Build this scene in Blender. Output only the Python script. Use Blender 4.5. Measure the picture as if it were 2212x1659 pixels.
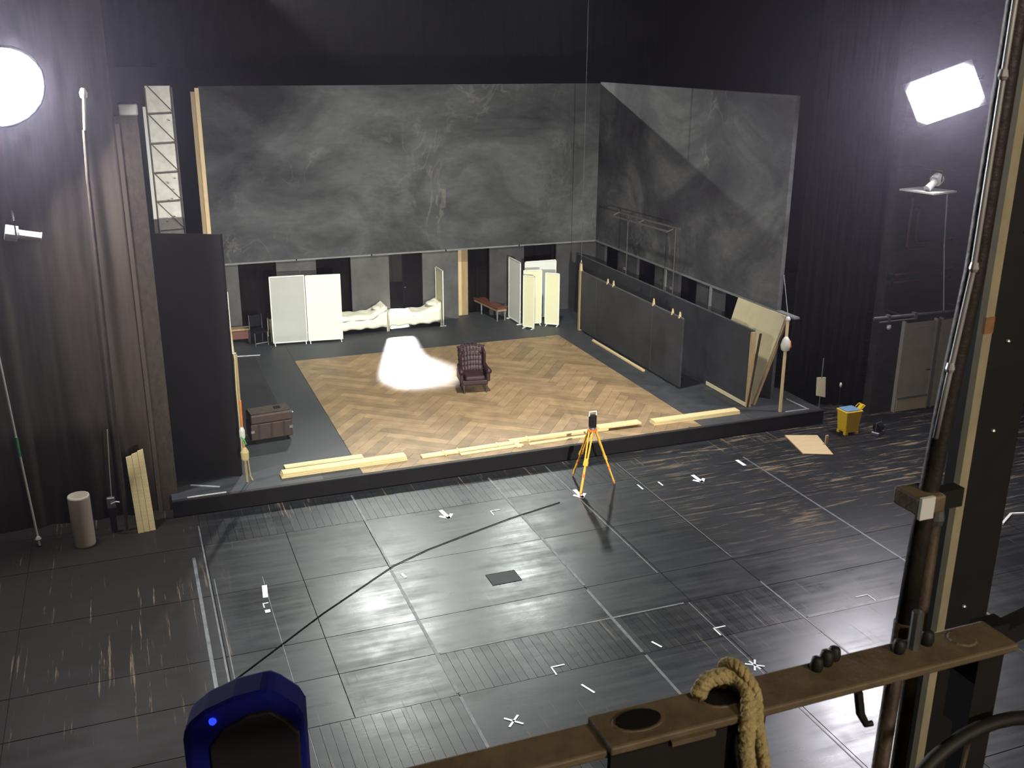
import bpy, bmesh, math, random
from mathutils import Vector, Matrix
random.seed(7)
for o in list(bpy.data.objects): bpy.data.objects.remove(o)
scene = bpy.context.scene
COL = scene.collection
PI = math.pi

# ------------------------------------------------------------------ camera
cam = bpy.data.cameras.new('camera'); co = bpy.data.objects.new('camera', cam); COL.objects.link(co)
cam.sensor_fit = 'HORIZONTAL'; cam.sensor_width = 36.0
cam.lens = 2179.16/2212*36.0
cam.clip_start = 0.05; cam.clip_end = 200
P, YW, R = 0.31951108, 0.36777483, 0.00581595          # pitch down, yaw right, roll
fw = Vector((math.sin(YW)*math.cos(P), math.cos(YW)*math.cos(P), -math.sin(P)))
r0 = Vector((math.cos(YW), -math.sin(YW), 0)); u0 = r0.cross(fw)
rt = r0*math.cos(R)+u0*math.sin(R); up = -r0*math.sin(R)+u0*math.cos(R)
m = Matrix((rt, up, -fw)).transposed().to_4x4(); m.translation = Vector((0, 0, 9.36))
co.matrix_world = m
cam.dof.use_dof = True; cam.dof.focus_distance = 22; cam.dof.aperture_fstop = 22
scene.camera = co

# ------------------------------------------------------------------ world, lights, exposure
w = bpy.data.worlds.new('world'); scene.world = w; w.use_nodes = True
w.node_tree.nodes['Background'].inputs[0].default_value = (0.95, 0.86, 0.80, 1)
w.node_tree.nodes['Background'].inputs[1].default_value = 0.045

def lamp(name, kind, loc, power, color, radius=0.2, target=None, angle=120, blend=0.5):
    l = bpy.data.lights.new(name, kind); l.energy = power; l.color = color
    if kind in ('POINT', 'SPOT'): l.shadow_soft_size = radius
    if kind == 'SPOT': l.spot_size = math.radians(angle); l.spot_blend = blend
    if kind == 'AREA': l.shape = 'DISK'; l.size = radius*2
    o = bpy.data.objects.new(name, l); COL.objects.link(o); o.location = loc
    if target is not None:
        o.rotation_euler = (Vector(target)-Vector(loc)).to_track_quat('-Z', 'Y').to_euler()
    return o
# work lights hung in the fly loft, above the frame: two over the back wall, two over the stage front
lamp('fly_work_light', 'SPOT', (10.0, 41.8, 17.6), 13500, (0.95, 1.0, 0.94), 0.5, (3.4, 14.2, 0), 28, 0.9)
lamp('fly_work_light', 'SPOT', (18.2, 45.4, 17.6), 7200, (0.94, 1.0, 0.96), 0.5, (6.5, 15.4, 0), 28, 0.9)
lamp('fly_work_light', 'SPOT', (8.6, 22.0, 15.0), 10500, (1.0, 1.0, 0.94), 0.5, (8.6, 27.0, 0), 90, 0.9)
# front-of-house light under the gallery
lamp('front_of_house_light', 'SPOT', (3.2, -3.4, 6.0), 40000, (1.0, 0.99, 0.92), 0.15, (9.2, 32.0, 3.4), 42, 0.9)
lamp('added_fill_light', 'POINT', (5.0, -14.0, 15.0), 5200, (1.0, 0.86, 0.72), 1.2)  # added warm fill from behind the camera, lifts the drapes and left floor
# lamps behind the scenery wall: one high, one shining through the open doorway
lamp('rear_high_light', 'SPOT', (5.5, 44.5, 12.1), 15000, (0.98, 1.0, 0.95), 0.12, (15.9, 27.3, 7.0), 34, 0.4)
lamp('rear_door_light', 'SPOT', (9.9, 39.0, 5.0), 40000, (1.0, 0.97, 0.98), 0.42, (8.80, 32.9, 1.45), 25, 0.2)
# dim warm lamp on the lighting gallery where the photographer stands
lamp('gallery_lamp', 'POINT', (0.5, -0.3, 10.5), 30, (1.0, 0.82, 0.52), 0.08)
# thin purple haze added to the air for the glow around the lamps
vs = w.node_tree.nodes.new('ShaderNodeVolumeScatter'); vs.inputs['Density'].default_value = 0.0007; vs.inputs['Anisotropy'].default_value = 0.8
vs.inputs['Color'].default_value = (0.86, 0.80, 1.0, 1)
w.node_tree.links.new(vs.outputs[0], w.node_tree.nodes['World Output'].inputs['Volume'])
cy = scene.cycles
cy.use_light_tree = False
cy.max_bounces = 4; cy.diffuse_bounces = 2; cy.glossy_bounces = 2; cy.transmission_bounces = 2; cy.transparent_max_bounces = 8; cy.volume_bounces = 0

scene.view_settings.view_transform = 'Standard'; scene.view_settings.look = 'None'
scene.view_settings.exposure = 0.0; scene.view_settings.gamma = 1.0
scene.view_settings.use_curve_mapping = False

# ------------------------------------------------------------------ materials
MATS = {}
def nodes(m): return m.node_tree.nodes, m.node_tree.links
def mat(name, col, rough=0.6, metal=0.0, var=0.25, scale=6.0, stretch=(1, 1, 1), bump=0.0, rnd=0.0, spec=0.5, rvar=0.0, col2=None, coords='Object'):
    """procedural principled material: noise varies the colour (towards col2 or darker) and the roughness"""
    if name in MATS: return MATS[name]
    m = bpy.data.materials.new(name); m.use_nodes = True; N, L = nodes(m)
    b = N['Principled BSDF']
    b.inputs['Roughness'].default_value = rough; b.inputs['Metallic'].default_value = metal
    b.inputs['Specular IOR Level'].default_value = spec
    tc = N.new('ShaderNodeTexCoord'); mp = N.new('ShaderNodeMapping'); mp.inputs['Scale'].default_value = stretch
    L.new(tc.outputs[coords], mp.inputs[0])
    n = N.new('ShaderNodeTexNoise'); n.inputs['Scale'].default_value = scale; n.inputs['Detail'].default_value = 5; n.inputs['Roughness'].default_value = 0.62
    L.new(mp.outputs[0], n.inputs['Vector'])
    ra = N.new('ShaderNodeValToRGB'); ra.color_ramp.elements[0].position = 0.3; ra.color_ramp.elements[1].position = 0.7
    c2 = col2 if col2 else tuple(c*(1-var) for c in col)
    ra.color_ramp.elements[0].color = (*c2, 1); ra.color_ramp.elements[1].color = (*col, 1)
    L.new(n.outputs['Fac'], ra.inputs[0])
    out = ra.outputs[0]
    if rnd:
        oi = N.new('ShaderNodeObjectInfo'); mr = N.new('ShaderNodeMapRange'); mr.inputs[3].default_value = 1-rnd; mr.inputs[4].default_value = 1+rnd
        L.new(oi.outputs['Random'], mr.inputs[0])
        mx = N.new('ShaderNodeMix'); mx.data_type = 'RGBA'; mx.blend_type = 'MULTIPLY'; mx.inputs[0].default_value = 1
        L.new(out, mx.inputs[6]); L.new(mr.outputs[0], mx.inputs[7]); out = mx.outputs[2]
    L.new(out, b.inputs['Base Color'])
    if rvar:
        mr2 = N.new('ShaderNodeMapRange'); mr2.inputs[3].default_value = max(0.02, rough-rvar); mr2.inputs[4].default_value = min(1, rough+rvar)
        L.new(n.outputs['Fac'], mr2.inputs[0]); L.new(mr2.outputs[0], b.inputs['Roughness'])
    if bump:
        bp = N.new('ShaderNodeBump'); bp.inputs['Strength'].default_value = bump; bp.inputs['Distance'].default_value = 0.02
        L.new(n.outputs['Fac'], bp.inputs['Height']); L.new(bp.outputs[0], b.inputs['Normal'])
    MATS[name] = m
    return m
def emit(name, col, strength):
    m = bpy.data.materials.new(name); m.use_nodes = True; N, L = nodes(m)
    N.remove(N['Principled BSDF']); e = N.new('ShaderNodeEmission'); e.inputs[0].default_value = (*col, 1); e.inputs[1].default_value = strength
    L.new(e.outputs[0], N['Material Output'].inputs[0]); MATS[name] = m
    return m
def math_node(N, L, op, a, b=None):
    n = N.new('ShaderNodeMath'); n.operation = op
    for i, v in enumerate((a, b)):
        if v is None: continue
        if hasattr(v, 'links'): L.new(v, n.inputs[i])
        else: n.inputs[i].default_value = v
    return n.outputs[0]

def stage_floor_material():
    m = bpy.data.materials.new('painted_stage_floor'); m.use_nodes = True; N, L = nodes(m); b = N['Principled BSDF']
    tc = N.new('ShaderNodeTexCoord'); geo = N.new('ShaderNodeNewGeometry')
    sep = N.new('ShaderNodeSeparateXYZ'); L.new(geo.outputs['Position'], sep.inputs[0]); X, Y = sep.outputs[0], sep.outputs[1]
    def noise(scale, st, detail=5, rough=0.6):
        mp = N.new('ShaderNodeMapping'); mp.inputs['Scale'].default_value = st; L.new(geo.outputs['Position'], mp.inputs[0])
        n = N.new('ShaderNodeTexNoise'); n.inputs['Scale'].default_value = scale; n.inputs['Detail'].default_value = detail; n.inputs['Roughness'].default_value = rough
        L.new(mp.outputs[0], n.inputs['Vector']); return n.outputs['Fac']
    def ramp(v, a, bb, lo=0.0, hi=1.0):
        r = N.new('ShaderNodeMapRange'); r.inputs[1].default_value = a; r.inputs[2].default_value = bb; r.inputs[3].default_value = lo; r.inputs[4].default_value = hi
        L.new(v, r.inputs[0]); return r.outputs[0]
    def mixc(f, a, c):
        x = N.new('ShaderNodeMix'); x.data_type = 'RGBA'
        if hasattr(f, 'links'): L.new(f, x.inputs[0])
        else: x.inputs[0].default_value = f
        for i, v in ((6, a), (7, c)):
            if hasattr(v, 'links'): L.new(v, x.inputs[i])
            else: x.inputs[i].default_value = (*v, 1)
        return x.outputs[2]
    big = noise(0.35, (1, 1, 1), 4); wipe = noise(1.1, (0.5, 2.6, 1), 5); fine = noise(6, (1, 5, 1), 5)
    oi = N.new('ShaderNodeObjectInfo')
    stx = noise(1.0, (0.30, 7.0, 1), 6, 0.7); scr = noise(1.0, (14.0, 0.5, 1), 4, 0.75); blot = noise(1.7, (1, 1, 1), 6, 0.7)
    zr = math_node(N, L, 'MULTIPLY', ramp(X, 9.5, 13.0), ramp(Y, 13.5, 16.0))
    zl = ramp(X, 1.2, 0.2)
    base = mixc(ramp(wipe, 0.35, 0.7), (0.008, 0.009, 0.0105), (0.019, 0.022, 0.025))
    base = mixc(ramp(big, 0.42, 0.62, 0, 0.55), base, (0.013, 0.012, 0.012))
    base = mixc(ramp(stx, 0.48, 0.70, 0, 0.6), base, (0.036, 0.036, 0.034))
    base = mixc(ramp(scr, 0.60, 0.72, 0, 0.5), base, (0.055, 0.052, 0.046))
    base = mixc(ramp(blot, 0.46, 0.80, 0, 0.6), base, (0.006, 0.006, 0.007))
    base = mixc(math_node(N, L, 'MULTIPLY', zl, 0.8), base, (0.024, 0.019, 0.0145))
    base = mixc(ramp(oi.outputs['Random'], 0, 1, 0, 0.35), base, (0.012, 0.012, 0.013))
    # worn-through wood: streaks along X on the far right, along Y on the far left and near the platform
    sx = noise(1.5, (0.55, 6.0, 1), 6, 0.7); sy = noise(1.5, (9.0, 0.28, 1), 6, 0.7)
    patch = noise(0.45, (1, 1, 1), 3)
    zp = math_node(N, L, 'MULTIPLY', ramp(Y, 18.6, 19.3), ramp(X, 0.5, 2.0))
    zn = math_node(N, L, 'MULTIPLY', ramp(Y, 13.73, 13.6), 0.55)
    fx = math_node(N, L, 'MULTIPLY', ramp(math_node(N, L, 'ADD', sx, math_node(N, L, 'MULTIPLY', patch, 0.35)), 0.72, 0.82), zr)
    fy = math_node(N, L, 'MULTIPLY', ramp(math_node(N, L, 'ADD', sy, math_node(N, L, 'MULTIPLY', patch, 0.3)), 0.76, 0.85), math_node(N, L, 'MAXIMUM', zl, math_node(N, L, 'MAXIMUM', zp, zn)))
    wood = mixc(fine, (0.10, 0.075, 0.05), (0.30, 0.22, 0.13))
    scuff = math_node(N, L, 'MAXIMUM', fx, fy)
    c = mixc(scuff, base, wood)
    L.new(c, b.inputs['Base Color'])
    rr = math_node(N, L, 'ADD', ramp(wipe, 0.3, 0.7, 0.34, 0.26), math_node(N, L, 'ADD', ramp(big, 0.35, 0.65, 0.06, -0.02), math_node(N, L, 'ADD', ramp(oi.outputs['Random'], 0, 1, -0.02, 0.05), math_node(N, L, 'ADD', ramp(stx, 0.25, 0.75, -0.05, 0.05), ramp(blot, 0.35, 0.75, -0.02, 0.06)))))
    # gloss lowered on the far sides to hold back the lamps' sheen
    rr = math_node(N, L, 'ADD', rr, math_node(N, L, 'MULTIPLY', math_node(N, L, 'MAXIMUM', zr, zl), 0.22))
    L.new(math_node(N, L, 'ADD', rr, math_node(N, L, 'MULTIPLY', scuff, 0.3)), b.inputs['Roughness'])
    L.new(ramp(math_node(N, L, 'MAXIMUM', math_node(N, L, 'MULTIPLY', zr, 0.7), zl), 0, 1, 0.34, 0.06), b.inputs['Specular IOR Level'])
    bp = N.new('ShaderNodeBump'); bp.inputs['Strength'].default_value = 0.15; bp.inputs['Distance'].default_value = 0.003
    L.new(fine, bp.inputs['Height']); L.new(bp.outputs[0], b.inputs['Normal'])
    return m
M_FLOOR = stage_floor_material()

def backdrop_material(name, dark, mid, light, off, streak):
    """cloudy scene-painter's canvas: murky layers of noise with pale drybrushed swirls"""
    m = bpy.data.materials.new(name); m.use_nodes = True; N, L = nodes(m); b = N['Principled BSDF']
    tc = N.new('ShaderNodeTexCoord')
    def noise(scale, st, detail=6, dist=0.0, o=0):
        mp = N.new('ShaderNodeMapping'); mp.inputs['Scale'].default_value = st; mp.inputs['Location'].default_value = (off+o, off*0.7, off*1.3+o)
        L.new(tc.outputs['Object'], mp.inputs[0])
        n = N.new('ShaderNodeTexNoise'); n.inputs['Scale'].default_value = scale; n.inputs['Detail'].default_value = detail; n.inputs['Distortion'].default_value = dist
        n.inputs['Roughness'].default_value = 0.6
        L.new(mp.outputs[0], n.inputs['Vector']); return n.outputs['Fac']
    r = N.new('ShaderNodeValToRGB'); e = r.color_ramp.elements
    e[0].position = 0.33; e[0].color = (*dark, 1); e[1].position = 0.68; e[1].color = (*light, 1)
    k = e.new(0.5); k.color = (*mid, 1)
    L.new(noise(0.28, (1, 1, 1.5), 6, 0.7), r.inputs[0])
    r2 = N.new('ShaderNodeValToRGB'); r2.color_ramp.elements[0].position = 0.46; r2.color_ramp.elements[1].position = 0.52
    r2.color_ramp.elements[0].color = (0, 0, 0, 1); r2.color_ramp.elements[1].color = (0, 0, 0, 1)
    kk = r2.color_ramp.elements.new(0.49); kk.color = (streak, streak, streak, 1)
    L.new(noise(0.55, (1.3, 1.3, 0.8), 7, 1.6, 3.1), r2.inputs[0])
    gate = N.new('ShaderNodeMapRange'); gate.inputs[1].default_value = 0.52; gate.inputs[2].default_value = 0.66
    L.new(noise(0.3, (1, 1, 1), 3, 0, 8.0), gate.inputs[0])
    g = math_node(N, L, 'MULTIPLY', r2.outputs[0], gate.outputs[0])
    mx = N.new('ShaderNodeMix'); mx.data_type = 'RGBA'; L.new(g, mx.inputs[0]); L.new(r.outputs[0], mx.inputs[6]); mx.inputs[7].default_value = (0.20, 0.19, 0.16, 1)
    fn = noise(3.0, (1, 1, 2.5), 6, 0.3, 5)
    mr = N.new('ShaderNodeMapRange'); mr.inputs[3].default_value = 0.65; mr.inputs[4].default_value = 1.35; L.new(fn, mr.inputs[0])
    mm = N.new('ShaderNodeMix'); mm.data_type = 'RGBA'; mm.blend_type = 'MULTIPLY'; mm.inputs[0].default_value = 1
    L.new(mx.outputs[2], mm.inputs[6]); L.new(mr.outputs[0], mm.inputs[7])
    L.new(mm.outputs[2], b.inputs['Base Color']); b.inputs['Roughness'].default_value = 0.8; b.inputs['Specular IOR Level'].default_value = 0.2
    return m
M_BACK = backdrop_material('painted_backdrop_canvas', (0.020, 0.020, 0.021), (0.054, 0.056, 0.058), (0.100, 0.103, 0.107), 2.3, 0.4)
M_SIDE = backdrop_material('painted_side_canvas', (0.016, 0.015, 0.018), (0.050, 0.050, 0.053), (0.115, 0.116, 0.114), 11.0, 0.55)

def mesh_panel_material():
    """woven screen fabric, half see-through"""
    m = bpy.data.materials.new('sheer_screen_fabric'); m.use_nodes = True; N, L = nodes(m); b = N['Principled BSDF']
    b.inputs['Base Color'].default_value = (0.62, 0.64, 0.58, 1); b.inputs['Roughness'].default_value = 0.85
    tr = N.new('ShaderNodeBsdfTransparent'); mx = N.new('ShaderNodeMixShader')
    tc = N.new('ShaderNodeTexCoord'); n = N.new('ShaderNodeTexNoise'); n.inputs['Scale'].default_value = 2.0; L.new(tc.outputs['Object'], n.inputs['Vector'])
    mr = N.new('ShaderNodeMapRange'); mr.inputs[3].default_value = 0.50; mr.inputs[4].default_value = 0.62; L.new(n.outputs['Fac'], mr.inputs[0])
    L.new(mr.outputs[0], mx.inputs[0]); L.new(tr.outputs[0], mx.inputs[1]); L.new(b.outputs[0], mx.inputs[2])
    L.new(mx.outputs[0], N['Material Output'].inputs[0]); return m
M_SHEER = mesh_panel_material()

M_BLACK = mat('black_paint', (0.0085, 0.0075, 0.0078), 0.8, var=0.4, scale=3, spec=0.2)
M_BLACKCLOTH = mat('black_drape_cloth', (0.010, 0.0085, 0.0085), 0.95, var=0.4, scale=2, spec=0.1)
M_BROWNCLOTH = mat('brown_black_drape_cloth', (0.115, 0.092, 0.074), 0.95, var=0.45, scale=1.2, spec=0.1, stretch=(3, 1, 0.3))
M_PILLAR = mat('brown_fibreboard', (0.060, 0.045, 0.031), 0.9, var=0.5, scale=9, stretch=(1, 1, 0.6), bump=0.3)
M_DARKWALL = mat('sooty_brick', (0.035, 0.026, 0.024), 0.85, var=0.55, scale=3, stretch=(1, 1, 3), bump=0.3)
M_HALL = mat('black_hall_wall', (0.014, 0.012, 0.012), 0.9, var=0.3, scale=1)
M_DECK = mat('dark_grey_floor_cloth', (0.046, 0.050, 0.054), 0.55, var=0.3, scale=3.0, rvar=0.08, spec=0.4)
M_DECK2 = mat('charcoal_floor_cloth', (0.030, 0.031, 0.033), 0.7, var=0.3, scale=3)
M_LOWWALL = mat('worn_grey_wall', (0.10, 0.10, 0.095), 0.8, var=0.45, scale=1.8, stretch=(1, 1, 0.7))
M_LOWWALLDK = mat('worn_dark_grey_wall', (0.055, 0.054, 0.055), 0.8, var=0.45, scale=1.8)
M_RAIL = mat('pale_grey_rail', (0.20, 0.21, 0.20), 0.5, var=0.3, scale=4)
M_WHITE = mat('white_paint', (0.80, 0.81, 0.74), 0.5, var=0.05, scale=8)
M_CREAMSCREEN = mat('cream_screen_fabric', (0.72, 0.70, 0.46), 0.8, var=0.10, scale=14, stretch=(8, 8, 0.4))
M_WHITEFAB = mat('white_screen_fabric', (0.74, 0.76, 0.70), 0.75, var=0.06, scale=20)
M_LINEN = mat('white_bed_linen', (0.88, 0.86, 0.70), 0.9, var=0.08, scale=5, bump=0.25)
M_CREAMMETAL = mat('cream_enamel', (0.72, 0.68, 0.48), 0.45, var=0.12, scale=8)
M_PINE = mat('pale_pine', (0.70, 0.56, 0.28), 0.55, var=0.18, scale=5, stretch=(0.4, 5, 5), rnd=0.08)
M_PINEDK = mat('dull_pine', (0.36, 0.26, 0.13), 0.65, var=0.3, scale=5, stretch=(3, 3, 0.4))
M_PLY = mat('plywood', (0.62, 0.46, 0.25), 0.6, var=0.15, scale=3, stretch=(1, 4, 1))
M_PLYPALE = mat('pale_hardboard', (0.55, 0.48, 0.30), 0.7, var=0.12, scale=3)
M_OAK = mat('oak_parquet', (0.33, 0.225, 0.118), 0.52, var=0.42, scale=2.2, stretch=(1, 1, 1), rnd=0.20, rvar=0.06, spec=0.28)
M_LEATHER = mat('oxblood_leather', (0.034, 0.010, 0.014), 0.46, var=0.45, scale=8, rvar=0.05, spec=0.4)
M_LEATHERBR = mat('red_brown_leather', (0.16, 0.05, 0.03), 0.35, var=0.3, scale=6)
M_DARKWOOD = mat('dark_stained_wood', (0.045, 0.024, 0.016), 0.45, var=0.4, scale=6)
M_STEEL = mat('dull_steel', (0.30, 0.30, 0.31), 0.4, metal=0.8, var=0.3, scale=10, rvar=0.1)
M_ALU = mat('bright_metal_strip', (0.62, 0.63, 0.63), 0.4, metal=0.5, var=0.35, scale=7)
M_SEAM = mat('worn_metal_floor_seam', (0.15, 0.155, 0.155), 0.5, metal=0.2, var=0.6, scale=5)
M_TAPE = mat('white_gaffer_tape', (0.85, 0.86, 0.84), 0.6, var=0.1, scale=20)
M_RUST = mat('rusty_brown_pipe', (0.10, 0.065, 0.04), 0.6, metal=0.2, var=0.6, scale=20, bump=0.2)
M_RUSTDK = mat('dark_oily_pipe', (0.045, 0.036, 0.030), 0.5, metal=0.3, var=0.5, scale=20, bump=0.2)
M_BAR = mat('brown_painted_steel', (0.20, 0.15, 0.085), 0.6, metal=0.1, var=0.45, scale=22, bump=0.15)
M_BARDK = mat('black_painted_steel', (0.016, 0.0135, 0.012), 0.6, metal=0.1, var=0.4, scale=15)
M_FLANGE = mat('cream_painted_flange', (0.46, 0.40, 0.25), 0.55, var=0.3, scale=16, stretch=(1, 1, 0.5))
M_ROPE = mat('hemp_rope', (0.55, 0.44, 0.20), 0.9, var=0.35, scale=60, bump=0.6)
M_YELLOW = mat('yellow_plastic', (0.85, 0.55, 0.02), 0.4, var=0.1, scale=5)
M_YELLOWLEG = mat('yellow_tripod_wood', (0.72, 0.40, 0.04), 0.45, var=0.15, scale=8)
M_ORANGE = mat('orange_paint', (0.65, 0.16, 0.03), 0.5, var=0.15, scale=8)
M_BLUELID = mat('blue_plastic', (0.16, 0.30, 0.46), 0.45, var=0.15, scale=6)
M_NAVY = mat('deep_blue_plastic', (0.008, 0.009, 0.16), 0.85, var=0.3, scale=8, spec=0.1)
M_CASEBLACK = mat('black_plastic', (0.012, 0.010, 0.012), 0.65, var=0.3, scale=8)
M_REDPIPE = mat('red_oxide_pipe', (0.09, 0.030, 0.030), 0.6, var=0.4, scale=6)
M_DOOR = mat('grey_cream_door_paint', (0.42, 0.38, 0.32), 0.6, var=0.2, scale=2)
M_TRUSSWHITE = mat('whitewashed_board', (0.80, 0.78, 0.70), 0.7, var=0.25, scale=7)
M_TRUSSDARK = mat('grey_brown_truss', (0.13, 0.11, 0.09), 0.6, var=0.3, scale=6)
M_LAMPGREY = mat('cream_lamp_housing', (0.55, 0.54, 0.48), 0.5, var=0.15, scale=6)
M_CONCRETE = mat('pale_concrete_tube', (0.42, 0.37, 0.28), 0.8, var=0.12, scale=6)
M_GREEN = mat('green_tape', (0.05, 0.35, 0.10), 0.6)
M_FLARE = emit('floodlight_glass', (0.93, 0.94, 1.0), 400.0)
M_FLARE2 = emit('side_floodlight_glass', (0.95, 0.92, 1.0), 270.0)
M_LED = emit('blue_indicator', (0.02, 0.05, 1.0), 1.6)

# ------------------------------------------------------------------ mesh helpers
class MB:
    def __init__(s): s.v = []; s.f = []
    def quadbox(s, pts):                                  # eight corners: bottom ring then top ring
        n = len(s.v); s.v += [tuple(p) for p in pts]
        s.f += [(n+3, n+2, n+1, n), (n+4, n+5, n+6, n+7), (n, n+1, n+5, n+4), (n+1, n+2, n+6, n+5), (n+2, n+3, n+7, n+6), (n+3, n, n+4, n+7)]
        return s
    def box(s, a, b):
        (x0, y0, z0), (x1, y1, z1) = a, b
        return s.quadbox([(x0, y0, z0), (x1, y0, z0), (x1, y1, z0), (x0, y1, z0), (x0, y0, z1), (x1, y0, z1), (x1, y1, z1), (x0, y1, z1)])
    def slab(s, p, q, t, z0, z1, lean=0.0, leanq=None):   # upright board from p to q (plan), thickness t, optional lean of its top along the normal
        d = Vector((q[0]-p[0], q[1]-p[1])).normalized(); n = Vector((-d.y, d.x))*t
        l = Vector((-d.y, d.x))*lean
        lq = Vector((-d.y, d.x))*(lean if leanq is None else leanq)
        return s.quadbox([(p[0], p[1], z0), (q[0], q[1], z0), (q[0]+n.x, q[1]+n.y, z0), (p[0]+n.x, p[1]+n.y, z0),
                          (p[0]+l.x, p[1]+l.y, z1), (q[0]+lq.x, q[1]+lq.y, z1), (q[0]+n.x+lq.x, q[1]+n.y+lq.y, z1), (p[0]+n.x+l.x, p[1]+n.y+l.y, z1)])
    def bar(s, p, q, wx, wy, upv=(0, 0, 1)):              # rectangular bar between two points
        p = Vector(p); q = Vector(q); d = (q-p).normalized(); u = Vector(upv)
        if abs(d.dot(u)) > 0.98: u = Vector((0, 1, 0))
        a = d.cross(u).normalized()*wx/2; b = d.cross(a).normalized()*wy/2
        return s.quadbox([p-a-b, p+a-b, p+a+b, p-a+b, q-a-b, q+a-b, q+a+b, q-a+b])
    def tube(s, pts, r, n=10, caps=True):
        pts = [Vector(p) for p in pts]; rr = r if isinstance(r, (list, tuple)) else [r]*len(pts)
        base = len(s.v); prev = None
        for i, p in enumerate(pts):
            d = (pts[min(i+1, len(pts)-1)]-pts[max(i-1, 0)]).normalized()
            if prev is None:
                u = Vector((0, 0, 1)) if abs(d.z) < 0.9 else Vector((1, 0, 0)); a = d.cross(u).normalized()
            else:
                a = (prev-d*prev.dot(d)).normalized()
            prev = a; b = d.cross(a)
            for k in range(n):
                t = 2*PI*k/n; s.v.append(tuple(p+(a*math.cos(t)+b*math.sin(t))*rr[i]))
        for i in range(len(pts)-1):
            for k in range(n):
                a0 = base+i*n+k; a1 = base+i*n+(k+1) % n
                s.f.append((a0, a1, a1+n, a0+n))
        if caps:
            s.f.append(tuple(base+k for k in range(n-1, -1, -1))); e = base+(len(pts)-1)*n; s.f.append(tuple(e+k for k in range(n)))
        return s
    def lathe(s, prof, c=(0, 0, 0), n=20, sx=1.0, sy=1.0):
        base = len(s.v)
        for r, z in prof:
            for k in range(n):
                t = 2*PI*k/n; s.v.append((c[0]+r*sx*math.cos(t), c[1]+r*sy*math.sin(t), c[2]+z))
        for i in range(len(prof)-1):
            for k in range(n):
                a0 = base+i*n+k; a1 = base+i*n+(k+1) % n; s.f.append((a0, a1, a1+n, a0+n))
        s.f.append(tuple(base+k for k in range(n-1, -1, -1))); e = base+(len(prof)-1)*n; s.f.append(tuple(e+k for k in range(n)))
        return s
    def prism(s, poly, z0, z1):
        n = len(poly); b = len(s.v)
        s.v += [(x, y, z0) for x, y in poly]+[(x, y, z1) for x, y in poly]
        s.f += [tuple(b+k for k in range(n-1, -1, -1)), tuple(b+n+k for k in range(n))]
        s.f += [(b+k, b+(k+1) % n, b+n+(k+1) % n, b+n+k) for k in range(n)]
        return s
    def prismY(s, poly, y0, y1):                          # outline in x,z pushed along y
        n = len(poly); b = len(s.v)
        s.v += [(x, y0, z) for x, z in poly]+[(x, y1, z) for x, z in poly]
        s.f += [tuple(b+k for k in range(n)), tuple(b+n+k for k in range(n-1, -1, -1))]
        s.f += [(b+(k+1) % n, b+k, b+n+k, b+n+(k+1) % n) for k in range(n)]
        return s
    def grid(s, fn, nu, nv):
        b = len(s.v)
        for j in range(nv+1):
            for i in range(nu+1): s.v.append(tuple(fn(i/nu, j/nv)))
        for j in range(nv):
            for i in range(nu):
                a = b+j*(nu+1)+i; s.f.append((a, a+1, a+nu+2, a+nu+1))
        return s
    def build(s, name, material, parent=None, smooth=False, bevel=0.0, subsurf=0, solid=0.0):
        me = bpy.data.meshes.new(name); me.from_pydata(s.v, [], s.f)
        bm = bmesh.new(); bm.from_mesh(me); bmesh.ops.recalc_face_normals(bm, faces=bm.faces); bm.to_mesh(me); bm.free()
        me.materials.append(material)
        if smooth: me.polygons.foreach_set('use_smooth', [True]*len(me.polygons))
        o = bpy.data.objects.new(name, me); COL.objects.link(o)
        if parent is not None: o.parent = parent
        if solid:
            md = o.modifiers.new('solid', 'SOLIDIFY'); md.thickness = solid
        if bevel:
            md = o.modifiers.new('bevel', 'BEVEL'); md.width = bevel; md.segments = 2; md.limit_method = 'ANGLE'
        if subsurf:
            md = o.modifiers.new('sub', 'SUBSURF'); md.levels = subsurf; md.render_levels = subsurf
        return o
def tag(o, label, cat, group=None):
    o['label'] = label; o['category'] = cat
    if group: o['group'] = group
    return o
def thing(name, label, cat, loc=(0, 0, 0), rz=0.0, group=None):
    o = bpy.data.objects.new(name, None); COL.objects.link(o); o.location = loc; o.rotation_euler = (0, 0, rz); o.empty_display_size = 0.1
    return tag(o, label, cat, group)
def structure(o): o['kind'] = 'structure'; return o
def part_label(o, label): o['label'] = label; return o

ZP = 0.36                                                 # platform height
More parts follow.
